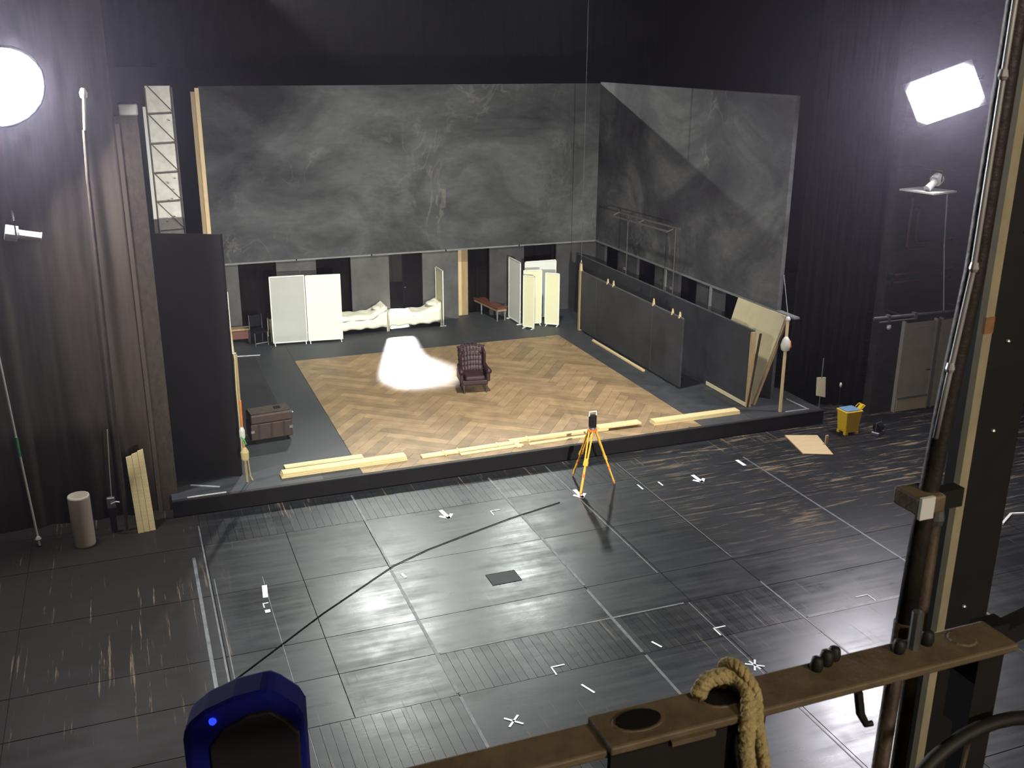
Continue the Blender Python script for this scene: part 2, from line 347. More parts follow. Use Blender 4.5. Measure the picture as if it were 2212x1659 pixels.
# ------------------------------------------------------------------ setting: stage floor
floor = structure(MB().box((-12, -6, -0.25), (28, 52, -0.02)).build('floor', M_BLACK))
XS = [-12, -8.5, -5.2, -2.4, 0.78, 4.0, 7.18, 10.33, 13.43, 16.6, 19.8, 23, 28]
YS = [-6, 2, 5.5, 8.6, 10.75, 12.55, 13.73, 14.83, 16.9, 18.97, 20.46]
PLANKED = set()
def planks_in(x0, x1, y0, y1, wd):
    n = max(1, round((x1-x0)/wd)); wd = (x1-x0)/n
    for k in range(n):
        a = x0+k*wd; dz = random.uniform(-0.003, 0.0)
        MB().box((a+0.0025, y0+0.004, -0.02), (a+wd-0.0025, y1-0.004, dz)).build('plank', M_FLOOR, floor)
for i in range(len(XS)-1):
    for j in range(len(YS)-1):
        x0, x1, y0, y1 = XS[i], XS[i+1], YS[j], YS[j+1]
        if y0 == 12.55 and 4.0 <= x0 < 10: planks_in(x0, x1, y0, y1, 0.145); continue
        if y0 == 10.75 and 0.7 < x0 < 4.0: planks_in(x0, x1, y0, y1, 0.15); continue
        if y0 == 8.6 and 4.0 <= x0 < 7.0: planks_in(x0, x1, y0, y1, 0.15); continue
        if y0 == 18.97 and 0.7 < x0 < 10.3: planks_in(x0, x1, y0, y1, 0.16); continue
        if y0 == 16.9 and 13.0 < x0 < 19: planks_in(x0, x1, y0, y1, 0.26); continue
        for (a, b) in ([(x0, x0+(x1-x0)*0.5), (x0+(x1-x0)*0.5, x1)] if (x0 in (0.78, 7.18)) else [(x0, x1)]):
            MB().box((a+0.007, y0+0.007, -0.02), (b-0.007, y1-0.007, random.uniform(-0.002, 0.0))).build('floor_panel', M_FLOOR, floor)
# floor behind and beside the platform
MB().box((-12, 20.46, -0.02), (0.3, 52, 0)).build('floor_panel', M_FLOOR, floor)
MB().box((16.75, 20.46, -0.02), (28, 52, 0)).build('floor_panel', M_FLOOR, floor)
MB().box((0.3, 33.6, -0.02), (16.75, 52, 0)).build('floor_panel', mat('pale_backstage_floor', (0.22, 0.21, 0.20), 0.55, var=0.2, scale=2), floor)
# metal strips let into the joints
def strip(x, y0, y1, wd): MB().box((x-wd/2, y0, -0.019), (x+wd/2, y1, 0.004)).build('seam_strip', M_SEAM, floor)
strip(4.0, 10.2, 12.5, 0.05); strip(4.0, 12.6, 16.7, 0.055); strip(4.03, 16.75, 20.3, 0.045)
strip(7.18, 9.0, 12.5, 0.05); strip(7.17, 12.6, 14.75, 0.055); strip(7.19, 14.9, 20.15, 0.055)
strip(8.69, 14.85, 20.3, 0.028); strip(8.69, 9.0, 13.7, 0.022); strip(10.33, 9.0, 13.9, 0.035); strip(10.35, 14.9, 19.9, 0.022)
strip(13.43, 9.0, 19.2, 0.05); strip(0.75, 9.5, 19.9, 0.03); strip(0.84, 9.5, 17.5, 0.018); strip(1.69, 9.0, 17.3, 0.014); strip(0.55, 9.5, 18.5, 0.06)
MB().box((10.4, 12.52, -0.019), (13.4, 12.60, 0.003)).build('seam_strip', M_SEAM, floor)
MB().box((4.05, 13.70, -0.019), (8.6, 13.735, 0.003)).build('seam_strip', M_SEAM, floor)
h = thing('floor_hatch', 'small dark rectangular hatch set into the glossy stage floor', 'hatch', (5.9, 15.69, 0))
MB().box((-0.28, -0.2, -0.018), (0.28, 0.2, 0.003)).build('lid', M_DECK2, h)
for a, b in (((-0.29, -0.21), (0.29, -0.2)), ((-0.29, 0.2), (0.29, 0.21)), ((-0.29, -0.2), (-0.28, 0.2)), ((0.28, -0.2), (0.29, 0.2))):
    MB().box((*a, -0.018), (*b, 0.005)).build('rim', M_BLACK, h)

# ------------------------------------------------------------------ setting: hall
structure(MB().box((-12.3, -6, 0), (-12, 52, 19)).build('wall_left', M_HALL))
structure(MB().box((28, -6, 0), (28.3, 52, 19)).build('wall_right', M_HALL))
structure(MB().box((-12, 52, 0), (28, 52.3, 19)).build('wall_rear', M_HALL))
structure(MB().box((-12, -6, 19), (28, 52, 19.3)).build('ceiling', M_HALL))

def curtain(name, p, q, z0, z1, folds, amp, material, seed=0):
    rnd = random.Random(seed); ph = [rnd.uniform(0, 6.28) for _ in range(4)]
    p = Vector(p); q = Vector(q); d = q-p; L = d.length; d.normalize(); n = Vector((-d.y, d.x))
    def fn(u, v):
        a = math.sin(u*folds*2*PI+ph[0])+0.6*math.sin(u*folds*3.3*PI+ph[1]+v)+0.4*math.sin(u*folds*0.7*PI+ph[2])
        x = p+d*(u*L)+n*(amp*a*(1-0.35*v)); return (x.x, x.y, z0+(z1-z0)*v)
    return MB().grid(fn, max(12, int(folds*10)), 6).build(name, material, None, True, solid=0.01)
c = curtain('black_border_curtain', (-2, 46.5), (26, 46.5), 8.6, 18.5, 30, 0.12, M_BLACKCLOTH, 3)
tag(c, 'black drape hanging across the dark space above the painted backdrop', 'curtain')
c = curtain('masking_curtain', (-9.5, 20.98), (0.02, 20.98), 0.0, 13.5, 16, 0.045, M_BROWNCLOTH, 5)
tag(c, 'tall brownish black drape behind the pale standing tube', 'curtain')
c = curtain('masking_curtain', (16.82, 22.3), (18.5, 21.3), 0.0, 13.5, 7, 0.07, M_BLACKCLOTH, 6)
tag(c, 'tall black drape in heavy folds behind the yellow bucket', 'curtain')
# sooty side wall carrying pipes and doors
wr = structure(MB().box((18.35, 20.62, 0), (28, 20.9, 14)).build('wall_side', M_DARKWALL))

# ------------------------------------------------------------------ setting: painted set walls
wb = structure(MB().box((2.5, 32.9, 2.83), (16.02, 33.02, 8.28)).build('wall_back', M_BACK))
OPEN = [(3.24, 4.44), (5.74, 6.89), (8.2, 9.37), (10.66, 11.82), (13.12, 14.37)]
xs = [2.5]+[v for o_ in OPEN for v in o_]+[16.02]
for k in range(0, len(xs), 2):
    MB().box((xs[k], 32.93, ZP), (xs[k+1], 33.03, 2.80)).build('lower_wall_panel', M_LOWWALL if k < 8 else M_LOWWALLDK, wb, bevel=0.006)
MB().box((2.5, 32.86, 2.80), (15.88, 33.03, 2.85)).build('ledge', M_RAIL, wb)
for x in (5.1, 7.6, 10.2, 12.9): MB().box((x-0.02, 32.855, 2.795), (x+0.02, 32.865, 2.856)).build('ledge_joint', M_BLACK, wb)
ws = structure(MB().box((15.9, 21.75, 2.83), (16.02, 32.9, 8.33)).build('wall_side_set', M_SIDE))
OPR = [(31.17, 32.19), (28.49, 29.72), (25.88, 26.94), (23.3, 24.41)]
ys = sorted([21.75, 32.93]+[v for o_ in OPR for v in o_])
for k in range(0, len(ys), 2):
    MB().box((15.93, ys[k], ZP), (16.03, ys[k+1], 2.80)).build('lower_wall_panel', M_LOWWALLDK, ws, bevel=0.006)
MB().box((15.86, 20.95, 2.80), (16.03, 32.86, 2.85)).build('ledge', M_RAIL, ws)
for y in (27.7, 25.0): MB().box((15.84, y-0.02, 1.9), (15.92, y+0.02, 2.8)).build('ledge_bracket', M_RAIL, ws)
# black cloth added behind most openings to block the rear lamps' light
for a, b, yy, lab in ((3.0, 7.1, 33.5, 'black cloth added to darken the two openings behind the white folding screen'),
                      (12.9, 15.6, 33.5, 'black cloth added to darken the opening behind the cream folding screens')):
    MB_ = curtain('backing_cloth', (a, yy), (b, yy), ZP, 3.2, 8, 0.04, M_BLACKCLOTH, int(a*10)); tag(MB_, lab, 'curtain')
c = curtain('backing_cloth', (16.6, 22.6), (16.6, 32.6), ZP, 3.2, 14, 0.04, M_BLACKCLOTH, 77)
tag(c, 'black cloth added to darken the row of openings in the side wall', 'curtain')
c = curtain('backing_cloth', (10.60, 33.95), (12.4, 33.5), ZP, 3.2, 5, 0.06, M_BLACKCLOTH, 78)
tag(c, 'dark gathered drape in the opening beside the long bench', 'curtain')
# the open door leaf in the lit doorway
d = thing('door_leaf', 'dark door leaf standing open in the brightly lit doorway', 'door', (9.40, 33.06, ZP))
MB().slab((0, 0), (-0.42, 0.95), 0.045, 0, 2.40).build('leaf', M_BLACK, d)
MB().tube([(-0.36, 0.80, 1.05), (-0.44, 0.78, 1.05)], 0.02, 8).build('door_handle', M_STEEL, d)
MB().box((0, -0.03, 0), (0.04, 0.05, 2.42)).build('frame_post', M_RAIL, d)
# what shows through it
cab = thing('backstage_cabinet', 'small pale cabinet seen through the lit doorway', 'cabinet', (10.15, 40.6, 0))
MB().box((-0.45, -0.25, 0.12), (0.45, 0.25, 1.35)).build('body', M_PINEDK, cab, bevel=0.01)
for k in range(2): MB().box((-0.43+k*0.44, -0.27, 0.15), (-0.01+k*0.44, -0.25, 1.32)).build('door', M_PLYPALE, cab, bevel=0.005)
for a in (-0.4, 0.4):
    for b in (-0.2, 0.2): MB().box((a-0.03, b-0.03, 0), (a+0.03, b+0.03, 0.12)).build('foot', M_DARKWOOD, cab)
# wooden flat edge in the bench opening
t = thing('timber_flat', 'pale timber flat on edge in the opening above the bench', 'scenery flat', (10.80, 33.30, ZP))
MB().box((-0.05, 0, 0), (0.10, 0.06, 2.49)).build('stile', M_PLY, t); MB().box((0.10, 0.02, 0), (0.34, 0.05, 2.49)).build('board', M_PINEDK, t)

# ------------------------------------------------------------------ platform and parquet
pf = thing('stage_platform', 'low black-edged stage platform covered in dark grey floor cloth', 'platform', (0, 0, 0))
MB().box((0.3, 20.55, 0.0), (16.75, 33.6, ZP-0.006)).build('base', M_BLACK, pf)
MB().box((0.3, 20.50, 0.0), (16.75, 20.55, ZP-0.004)).build('riser', M_BLACK, pf)
MB().box((0.3, 20.49, ZP-0.02), (16.75, 20.56, ZP)).build('nosing', M_BARDK, pf)
for a, b in (((0.3, 20.57), (4.36, 33.0)), ((13.10, 20.57), (16.75, 33.0)), ((4.365, 29.72), (13.095, 33.0)), ((0.3, 33.005), (16.75, 33.6))):
    MB().box((*a, ZP-0.008), (*b, ZP)).build('floor_cloth', M_DECK, pf)
MB().box((2.0, 23.5, ZP), (3.3, 30.6, ZP+0.004)).build('floor_cloth', M_DECK2, pf)
MB().box((14.6, 20.6, ZP), (16.7, 23.0, ZP+0.004)).build('floor_cloth', M_DECK2, pf)
MB().box((3.5, 20.57, ZP), (4.36, 21.0, ZP+0.004)).build('floor_cloth', M_DECK2, pf)

pq = thing('parquet_floor', 'large herringbone oak parquet covering the middle of the platform', 'parquet floor', (0, 0, 0))
X0, X1, Y0, Y1 = 4.37, 13.09, 20.58, 29.71
MB().box((X0, Y0, ZP-0.006), (X1, Y1, ZP-0.001)).build('underlay', M_DARKWOOD, pq)
def clip(poly):
    for ax, s, lim in ((0, 1, X0), (0, -1, X1), (1, 1, Y0), (1, -1, Y1)):
        out = []
        for i in range(len(poly)):
            a, b = poly[i], poly[(i+1) % len(poly)]
            ia, ib = s*(a[ax]-lim) >= 0, s*(b[ax]-lim) >= 0
            if ia: out.append(a)
            if ia != ib:
                k = (lim-a[ax])/(b[ax]-a[ax]); out.append((a[0]+k*(b[0]-a[0]), a[1]+k*(b[1]-a[1])))
        poly = out
        if len(poly) < 3: return None
    return poly
pw, pl = 0.27, 1.62; ca, sa = math.cos(math.radians(52)), math.sin(math.radians(52))
cxq, cyq = (X0+X1)/2, (Y0+Y1)/2; g = 0.003; count = 0
for i in range(-60, 61):
    for j in range(-14, 15):
        ox, oy = i*pw+j*(pl+pw), i*pw+j*(pw-pl)
        for (a0, b0, a1, b1) in ((ox, oy, ox+pl, oy+pw), (ox+pl, oy+pw-pl, ox+pl+pw, oy+pw)):
            q = [(a0+g, b0+g), (a1-g, b0+g), (a1-g, b1-g), (a0+g, b1-g)]
            q = [(cxq+x*ca-y*sa, cyq+x*sa+y*ca) for x, y in q]
            q = clip(q)
            if not q: continue
            area = 0.5*abs(sum(q[k][0]*q[(k+1) % len(q)][1]-q[(k+1) % len(q)][0]*q[k][1] for k in range(len(q))))
            if area < 0.004: continue
            MB().prism(q, ZP-0.003, ZP+random.uniform(0.002, 0.004)).build('parquet_plank', M_OAK, pq); count += 1
print('parquet planks', count)

# ------------------------------------------------------------------ floodlights
def floodlight(label, loc, target, wd, ht, material, roll=0.0, round_=False):
    t = thing('floodlight', label, 'floodlight', loc)
    q = (Vector(target)-Vector(loc)).to_track_quat('-Z', 'Y') @ Matrix.Rotation(roll, 3, 'Z').to_quaternion()
    t.rotation_mode = 'QUATERNION'; t.rotation_quaternion = q
    # local frame: -z is the beam
    if round_:
        MB().lathe([(0.30*wd, 0.62*wd), (0.62*wd, 0.45*wd), (wd+0.04, 0.02), (wd+0.04, -0.03), (wd, -0.03), (wd, 0.0)], n=28).build('housing', M_BLACK, t, True)
        MB().lathe([(wd*0.98, -0.012), (wd*0.98, 0.0)], n=28).build('lens', material, t)
    else:
        a, b = wd/2, ht/2
        MB().quadbox([(-a*0.6, -b*0.6, 0.35), (a*0.6, -b*0.6, 0.35), (a*0.6, b*0.6, 0.35), (-a*0.6, b*0.6, 0.35), (-a-0.03, -b-0.03, 0.012), (a+0.03, -b-0.03, 0.012), (a+0.03, b+0.03, 0.012), (-a-0.03, b+0.03, 0.012)]).build('housing', M_BLACK, t)
        c = 0.3*b; pts = [(-a+c, -b), (a-c, -b), (a, -b+c), (a, b-c), (a-c, b), (-a+c, b), (-a, b-c), (-a, -b+c)]
        MB().prism(pts, -0.012, 0.010).build('lens', material, t)
    s = wd if round_ else wd/2
    MB().tube([(-s-0.06, 0, 0.1), (-s-0.1, 0.0, 0.3), (-s*0.6, 0, 0.5), (s*0.6, 0, 0.5), (s+0.1, 0, 0.3), (s+0.06, 0, 0.1)], 0.025, 8).build('yoke', M_BARDK, t)
    return t
floodlight('dazzling round floodlight high beside the brown black drape', (-1.72, 19.95, 8.71), (3.0, 9.0, 4.0), 0.70, 0, M_FLARE, 0, True)  # lens oversized to take in the glare around the lamp
floodlight('dazzling rectangular floodlight high on the sooty side wall', (18.25, 19.3, 8.43), (8.0, 9.0, 3.0), 1.50, 1.10, M_FLARE2, math.radians(-24))  # lens widened and tilted to the outline of its glare

t = thing('lamp_bracket', 'dark steel arm holding the rectangular floodlight to the wall', 'bracket', (18.6, 20.0, 8.6))
MB().tube([(-0.12, -0.47, -0.04), (0.3, 0.3, 0.15), (0.5, 0.62, 0.15)], 0.04, 8).build('arm', M_BARDK, t)
MB().box((0.35, 0.58, -0.1), (0.65, 0.62, 0.4)).build('wall_plate', M_BARDK, t)
MB().tube([(0.3, 0.3, 0.15), (0.45, 0.6, -0.1)], 0.025, 8).build('brace', M_BARDK, t)

def spotlight(label, loc, rz, tilt, L, r, shelf=False, arm=0.35):
    t = thing('stage_spotlight', label, 'spotlight', loc, rz)
    e = Vector((math.cos(tilt)*L, 0, -math.sin(tilt)*L))
    MB().tube([(0, 0, 0), e*0.35], [r*1.25, r*1.25], 14).build('lamp_house', M_LAMPGREY, t, bevel=0.01)
    MB().tube([e*0.35, e*0.4, e*0.97, e], [r*0.8, r*0.72, r*0.72, r*0.82], 14).build('barrel', M_LAMPGREY, t, bevel=0.006)
    MB().tube([e*0.985, e*1.004], [r*0.66, r*0.66], 14).build('lens', M_STEEL, t)
    MB().tube([e*0.3+Vector((0, -r*1.4, 0)), e*0.3+Vector((0, -r*1.4, r*2.2)), e*0.3+Vector((0, r*1.4, r*2.2)), e*0.3+Vector((0, r*1.4, 0))], 0.015, 6).build('yoke', M_BARDK, t)
    MB().tube([e*0.3+Vector((0, 0, r*2.2)), e*0.3+Vector((0, arm, r*2.6))], 0.02, 6).build('arm', M_BARDK, t)
    if shelf: MB().box((-0.35, -0.70, -0.36), (0.55, 0.3, -0.32)).build('shelf', M_LAMPGREY, t)
    return t
spotlight('pale spotlight pointing right on the brown black drape', (-2.02, 20.0, 6.22), 0.1, 0.22, 0.60, 0.115, False, 0.85)
spotlight('pale spotlight above a small shelf on the sooty wall', (19.0, 19.9, 6.42), PI+0.2, 0.55, 0.50, 0.12, True, -0.75)

# ------------------------------------------------------------------ left wing
t = thing('brown_column', 'tall rough brown column left of the large black flat', 'column', (0.22, 20.9, 0))
MB().box((-0.2, 0, 0), (0.22, 0.35, 8.15)).build('shaft', M_PILLAR, t)
MB().box((-0.10, 0.02, 8.15), (0.24, 0.33, 8.36)).build('cap', M_LAMPGREY, t, bevel=0.03)
MB().box((-0.2, -0.02, 0), (-0.12, 0.0, 8.0)).build('edge_strip', M_BROWNCLOTH, t)
t = thing('slender_pole', 'slender pole with a bright white tip near the left floodlight', 'pole', (-0.5, 20.2, 0))
MB().tube([(-0.12, 0, 0), (-0.04, 0, 7.1), (0, 0, 7.95)], 0.035, 8).build('lower_tube', M_PILLAR, t)
MB().tube([(0, 0, 7.9), (0.06, 0, 8.5)], [0.02, 0.03], 8).build('upper_tube', M_WHITE, t)
MB().lathe([(0.01, 0), (0.06, 0.04), (0.07, 0.12), (0.035, 0.2)], (0.06, 0, 8.48), 12).build('tip', M_WHITE, t, True)

# large black masking flat
t = thing('black_masking_flat', 'large black scenery flat standing at the platform front corner', 'scenery flat', (0, 0, 0))
MB().slab((0.20, 22.08), (1.80, 21.36), 0.05, ZP, 5.74).build('panel', M_BLACK, t)
for a, b in (((0.20, 22.13), (0.27, 22.1)), ((1.75, 21.43), (1.82, 21.40))): MB().slab(a, b, 0.08, ZP, 5.74).build('stile', M_BLACK, t)
MB().box((0.33, 21.90, 4.30), (0.38, 21.935, 5.05)).build('timber_strip', M_RUST, t)
t = thing('rope_pole', 'thin wooden pole hung with rope bundles beside the black flat', 'pole', (1.90, 21.0, ZP))
MB().tube([(0, 0, 0), (-0.03, 0.0, 1.6), (-0.02, 0.02, 2.9)], 0.028, 8).build('shaft', M_PINEDK, t)
MB().tube([(-0.06, -0.03, 0.6), (-0.07, -0.03, 2.2), (-0.05, 0, 2.8), (-0.08, 0.05, 3.5)], 0.014, 6).build('rope', M_ROPE, t)
MB().tube([(-0.02, -0.04, 1.1), (-0.01, -0.04, 1.9)], 0.02, 6).build('orange_sleeve', M_ORANGE, t)
MB().lathe([(0.03, 0), (0.08, 0.06), (0.09, 0.22), (0.04, 0.32)], (-0.01, -0.04, 0.50), 10).build('rope_bundle', M_ROPE, t)
MB().lathe([(0.03, 0), (0.06, 0.06), (0.06, 0.22), (0.03, 0.30)], (-0.03, -0.04, 1.0), 10).build('cord_bundle', M_LAMPGREY, t)
MB().tube([(0.03, -0.05, 0.9), (0.0, -0.09, 1.0), (-0.06, -0.08, 1.1)], 0.02, 6).build('green_tie', M_GREEN, t)
MB().tube([(0.05, 0, 0.55), (0.08, 0.02, 0.12), (0.12, 0.0, 0.02)], 0.012, 6).build('rope_tail', M_ROPE, t)

# white board with truss, standing behind the black flat
t = thing('lattice_truss', 'whitewashed board behind a steel lattice, above the black flat', 'truss', (0.95, 24.0, 0))
MB().box((-0.23, 0.18, ZP), (0.30, 0.22, 8.58)).build('board', M_TRUSSWHITE, t)
MB().quadbox([(-0.36, 0.02, ZP), (-0.25, 0.02, ZP), (-0.25, 0.06, ZP), (-0.36, 0.06, ZP), (-0.32, 0.02, 8.15), (-0.22, 0.02, 8.15), (-0.22, 0.06, 8.15), (-0.32, 0.06, 8.15)]).build('side_board', M_WHITE, t)
for x in (-0.24, 0.31): MB().tube([(x, 0, ZP), (x, 0, 8.55)], 0.018, 8).build('chord', M_TRUSSDARK, t)
zz = 5.45
k = 0
while zz < 8.5:
    MB().tube([(-0.24, 0, zz), (0.31, 0, zz+0.02)], 0.014, 6).build('rung', M_TRUSSDARK, t)
    MB().tube([(-0.20, 0, zz+0.62), (0.31, 0, zz+0.03)], 0.014, 6).build('diagonal', M_TRUSSDARK, t)
    zz += 0.635; k += 1
for a, b in ((0.05, 6.5), (0.15, 6.35), (0.2, 6.6), (0.1, 6.15), (0.18, 6.1), (0.02, 6.12), (0.12, 5.75), (-0.05, 5.65), (0.2, 7.85)):
    MB().lathe([(0.03, 0), (0.02, 0.012)], (a, 0, b), 8).build('bolt_head', M_TRUSSDARK, t)
t = thing('timber_stile', 'tall pale timber stile at the backdrop\'s left edge', 'timber', (2.20, 30.6, ZP))
MB().box((-0.10, 0, 0), (0.02, 0.05, 7.85)).build('outer_board', M_PINEDK, t); MB().box((0.02, -0.03, 0), (0.13, 0.04, 7.95)).build('inner_board', M_PLY, t)

# standing tube, leaning boards and a leaning pole in front of the drape
t = thing('standing_tube', 'pale standing tube with a brown open top by the drape', 'tube', (-1.42, 19.85, 0))
MB().lathe([(0.20, 0), (0.205, 0.04), (0.205, 1.02), (0.20, 1.06), (0.17, 1.06), (0.165, 0.9)], n=28).build('wall', M_CONCRETE, t, True)
MB().lathe([(0.166, 0.9), (0.166, 0.91)], n=28).build('core', M_PILLAR, t)
t = thing('leaning_boards', 'pale pine boards leaning upright beside the brown column', 'timber', (-0.25, 19.98, 0))
for k in range(3):
    MB().quadbox([(-0.17+k*0.115, k*0.02, 0.0), (-0.06+k*0.115, k*0.02, 0.0), (-0.06+k*0.115, 0.03+k*0.02, 0.0), (-0.17+k*0.115, 0.03+k*0.02, 0.0),
                  (-0.24+k*0.115, 0.38+k*0.02, 1.52+k*0.045), (-0.13+k*0.115, 0.38+k*0.02, 1.55+k*0.045), (-0.13+k*0.115, 0.41+k*0.02, 1.55+k*0.045), (-0.24+k*0.115, 0.41+k*0.02, 1.52+k*0.045)]).build('board', M_PINE, t)
t = thing('leaning_pole', 'thin grey pole leaning at the far left edge', 'pole', (-2.26, 20.1, 0))
MB().tube([(0, 0, 0), (-0.10, 0.05, 1.9), (-0.22, 0.12, 4.4)], 0.022, 8).build('tube', M_LAMPGREY, t)
MB().tube([(-0.10, 0.02, 1.9), (-0.11, 0.02, 2.3)], 0.027, 8).build('green_wrap', M_GREEN, t)
MB().lathe([(0.03, 0), (0.06, 0.04), (0.03, 0.09)], (0, -0.03, 0.12), 10).build('knob', M_LAMPGREY, t)
t = thing('hand_winch', 'small pale hand winch with hanging cable beside the leaning boards', 'winch', (-0.86, 20.15, 0))
MB().box((-0.08, 0, 0.55), (0.08, 0.1, 0.78)).build('body', M_STEEL, t, bevel=0.02)
MB().tube([(0.0, -0.02, 0.66), (0.1, -0.08, 0.72), (0.16, -0.08, 0.70)], 0.015, 6).build('crank', M_LAMPGREY, t)
MB().tube([(0.02, 0.05, 0.78), (0.05, 0.08, 1.4), (0.10, 0.1, 2.2)], 0.01, 6).build('cable', M_LAMPGREY, t)
MB().box((-0.06, 0.03, 0), (0.06, 0.09, 0.55)).build('stand', M_BARDK, t)

def metal_strip(p, q, label, wd=0.06):
    d = Vector((q[0]-p[0], q[1]-p[1])); L = d.length
    o = thing('metal_strip', label, 'metal strip', (p[0], p[1], ZP), math.atan2(d.y, d.x), 'metal strips on the platform')
    MB().box((0, -wd/2, 0.0), (L, wd/2, 0.008)).build('plate', M_ALU, o)
    MB().box((0, -0.006, 0.008), (L, 0.006, 0.02)).build('ridge', M_ALU, o)
    return o
metal_strip((0.73, 21.24), (1.31, 20.93), 'metal strip below the black flat, farther of the pair')
metal_strip((0.61, 20.60), (1.41, 20.60), 'metal strip below the black flat, nearer of the pair')
metal_strip((2.69, 30.80), (3.47, 30.70), 'metal strip on the floor before the dark chair')
metal_strip((15.70, 20.74), (16.44, 20.72), 'metal strip along the platform edge by the wooden post')
metal_strip((16.40, 20.76), (16.36, 21.60), 'metal strip running back from the platform edge, right corner')

# ------------------------------------------------------------------ left of the platform
t = thing('dark_trunk', 'dark wooden trunk on castors beside the parquet', 'trunk', (2.75, 23.4, ZP), 0.10)
MB().box((-0.5, -0.2, 0.10), (0.5, 0.35, 0.50)).build('body', M_DARKWOOD, t, bevel=0.02)
MB().box((-0.48, -0.18, 0.50), (0.52, 0.38, 0.72)).build('lid', M_DARKWOOD, t, bevel=0.03)
MB().box((-0.46, -0.1, 0.72), (0.5, 0.36, 0.745)).build('top_tray', M_PILLAR, t, bevel=0.008)
for x in (-0.3, 0.0, 0.3): MB().box((x-0.025, -0.215, 0.12), (x+0.025, -0.2, 0.49)).build('batten', M_BARDK, t)
for x in (-0.46, 0.46): MB().box((x-0.04, -0.22, 0.3), (x+0.04, -0.19, 0.36)).build('corner_iron', M_STEEL, t)
MB().box((0.15, 0.05, 0.745), (0.3, 0.2, 0.76)).build('slot_plate', M_BLACK, t)
for x in (-0.4, 0.4):
    for y in (-0.12, 0.27): MB().tube([(x-0.02, y, 0.05), (x+0.02, y, 0.05)], 0.05, 10).build('castor', M_BLACK, t)
MB().tube([(0.54, -0.02, 0.62), (0.58, 0.0, 0.62), (0.58, 0.08, 0.62)], 0.012, 6).build('handle', M_ALU, t)
t = thing('low_bench', 'low brown wooden bench at the back left of the platform', 'bench', (3.02, 32.45, ZP))
MB().box((-0.30, -0.16, 0.40), (0.38, 0.18, 0.46)).build('seat', M_PINEDK, t, bevel=0.01)
MB().box((-0.28, -0.12, 0.12), (0.36, 0.14, 0.38)).build('shelf_box', M_LEATHERBR, t)
for x in (-0.25, 0.33):
    for y in (-0.12, 0.13): MB().box((x-0.025, y-0.025, 0), (x+0.025, y+0.025, 0.40)).build('leg', M_DARKWOOD, t)
t = thing('tubular_chair', 'dark tubular chair beside the white folding screen', 'chair', (3.62, 31.95, ZP), 0.25)
MB().box((-0.22, -0.22, 0.42), (0.22, 0.22, 0.47)).build('seat', M_BLACK, t, bevel=0.015)
MB().box((-0.21, 0.20, 0.55), (0.21, 0.24, 0.92)).build('backrest', M_BLACK, t, bevel=0.015)
for x in (-0.21, 0.21):
    MB().tube([(x, -0.2, 0.43), (x, -0.24, 0.0)], 0.012, 6).build('leg', M_STEEL, t)
    MB().tube([(x, 0.26, 0.0), (x, 0.2, 0.43), (x, 0.22, 0.93)], 0.012, 6).build('leg', M_STEEL, t)
MB().tube([(-0.21, -0.23, 0.1), (0.21, -0.23, 0.1)], 0.01, 6).build('stretcher', M_STEEL, t)

# ------------------------------------------------------------------ folding screens
def screen_panel(parent, p, q, z0, z1, fabric, feet=True):
    t0 = 0.03; P_, Q_ = Vector(p), Vector(q); d = (Q_-P_).normalized(); n = Vector((-d.y, d.x))
    fr = MB()
    fr.slab(P_, P_+d*t0, t0, z0, z1); fr.slab(Q_-d*t0, Q_, t0, z0, z1); fr.slab(P_, Q_, t0, z1-t0, z1); fr.slab(P_, Q_, t0, z0, z0+t0)
    f = fr.build('frame', M_WHITE, parent)
    a = P_+d*t0+n*0.011; b = Q_-d*t0+n*0.011
    MB().slab(a, b, 0.008, z0+t0, z1-t0).build('fabric', fabric, parent)
    if feet:
        for c in (P_+d*0.06, Q_-d*0.06):
            MB().bar((c.x-n.x*0.10, c.y-n.y*0.10, ZP+0.02), (c.x+n.x*0.12, c.y+n.y*0.12, ZP+0.02), 0.03, 0.03).build('foot', M_WHITE, parent)
            MB().bar((c.x+n.x*0.015, c.y+n.y*0.015, ZP+0.02), (c.x+n.x*0.015, c.y+n.y*0.015, z0+0.01), 0.025, 0.025).build('foot_stem', M_WHITE, parent)
t = thing('folding_screen', 'wide two-panel white folding screen with one sheer panel', 'folding screen')
screen_panel(t, (4.01, 31.60), (5.10, 31.52), ZP+0.07, 2.60, M_SHEER); screen_panel(t, (5.12, 31.52), (6.22, 31.40), ZP+0.07, 2.58, M_WHITEFAB)
t = thing('folding_screen', 'single cream screen seen edge-on at the bed\'s right end', 'folding screen')
screen_panel(t, (9.82, 31.98), (9.80, 32.78), ZP+0.05, 2.32, M_CREAMSCREEN)
t = thing('folding_screen', 'bluish white screen panel seen obliquely beside the bench end', 'folding screen')
screen_panel(t, (12.36, 31.30), (12.34, 32.36), ZP+0.05, 2.56, M_WHITEFAB)
t = thing('folding_screen', 'white screen rising behind the cream three-panel screen', 'folding screen')
screen_panel(t, (12.74, 31.9), (13.93, 31.9), ZP+0.05, 2.44, M_WHITEFAB)
t = thing('folding_screen', 'cream three-panel folding screen near the back right corner', 'folding screen')
screen_panel(t, (12.30, 30.95), (12.58, 30.60), ZP+0.06, 2.20, M_CREAMSCREEN)
screen_panel(t, (12.42, 31.22), (13.06, 31.10), ZP+0.06, 2.30, M_CREAMSCREEN)
screen_panel(t, (13.12, 30.98), (13.52, 30.66), ZP+0.06, 2.22, M_CREAMSCREEN)
t = thing('folding_screen', 'white screen edge just right of the large black flat', 'folding screen')
screen_panel(t, (2.70, 31.05), (2.56, 32.3), ZP+0.05, 2.35, M_WHITEFAB)

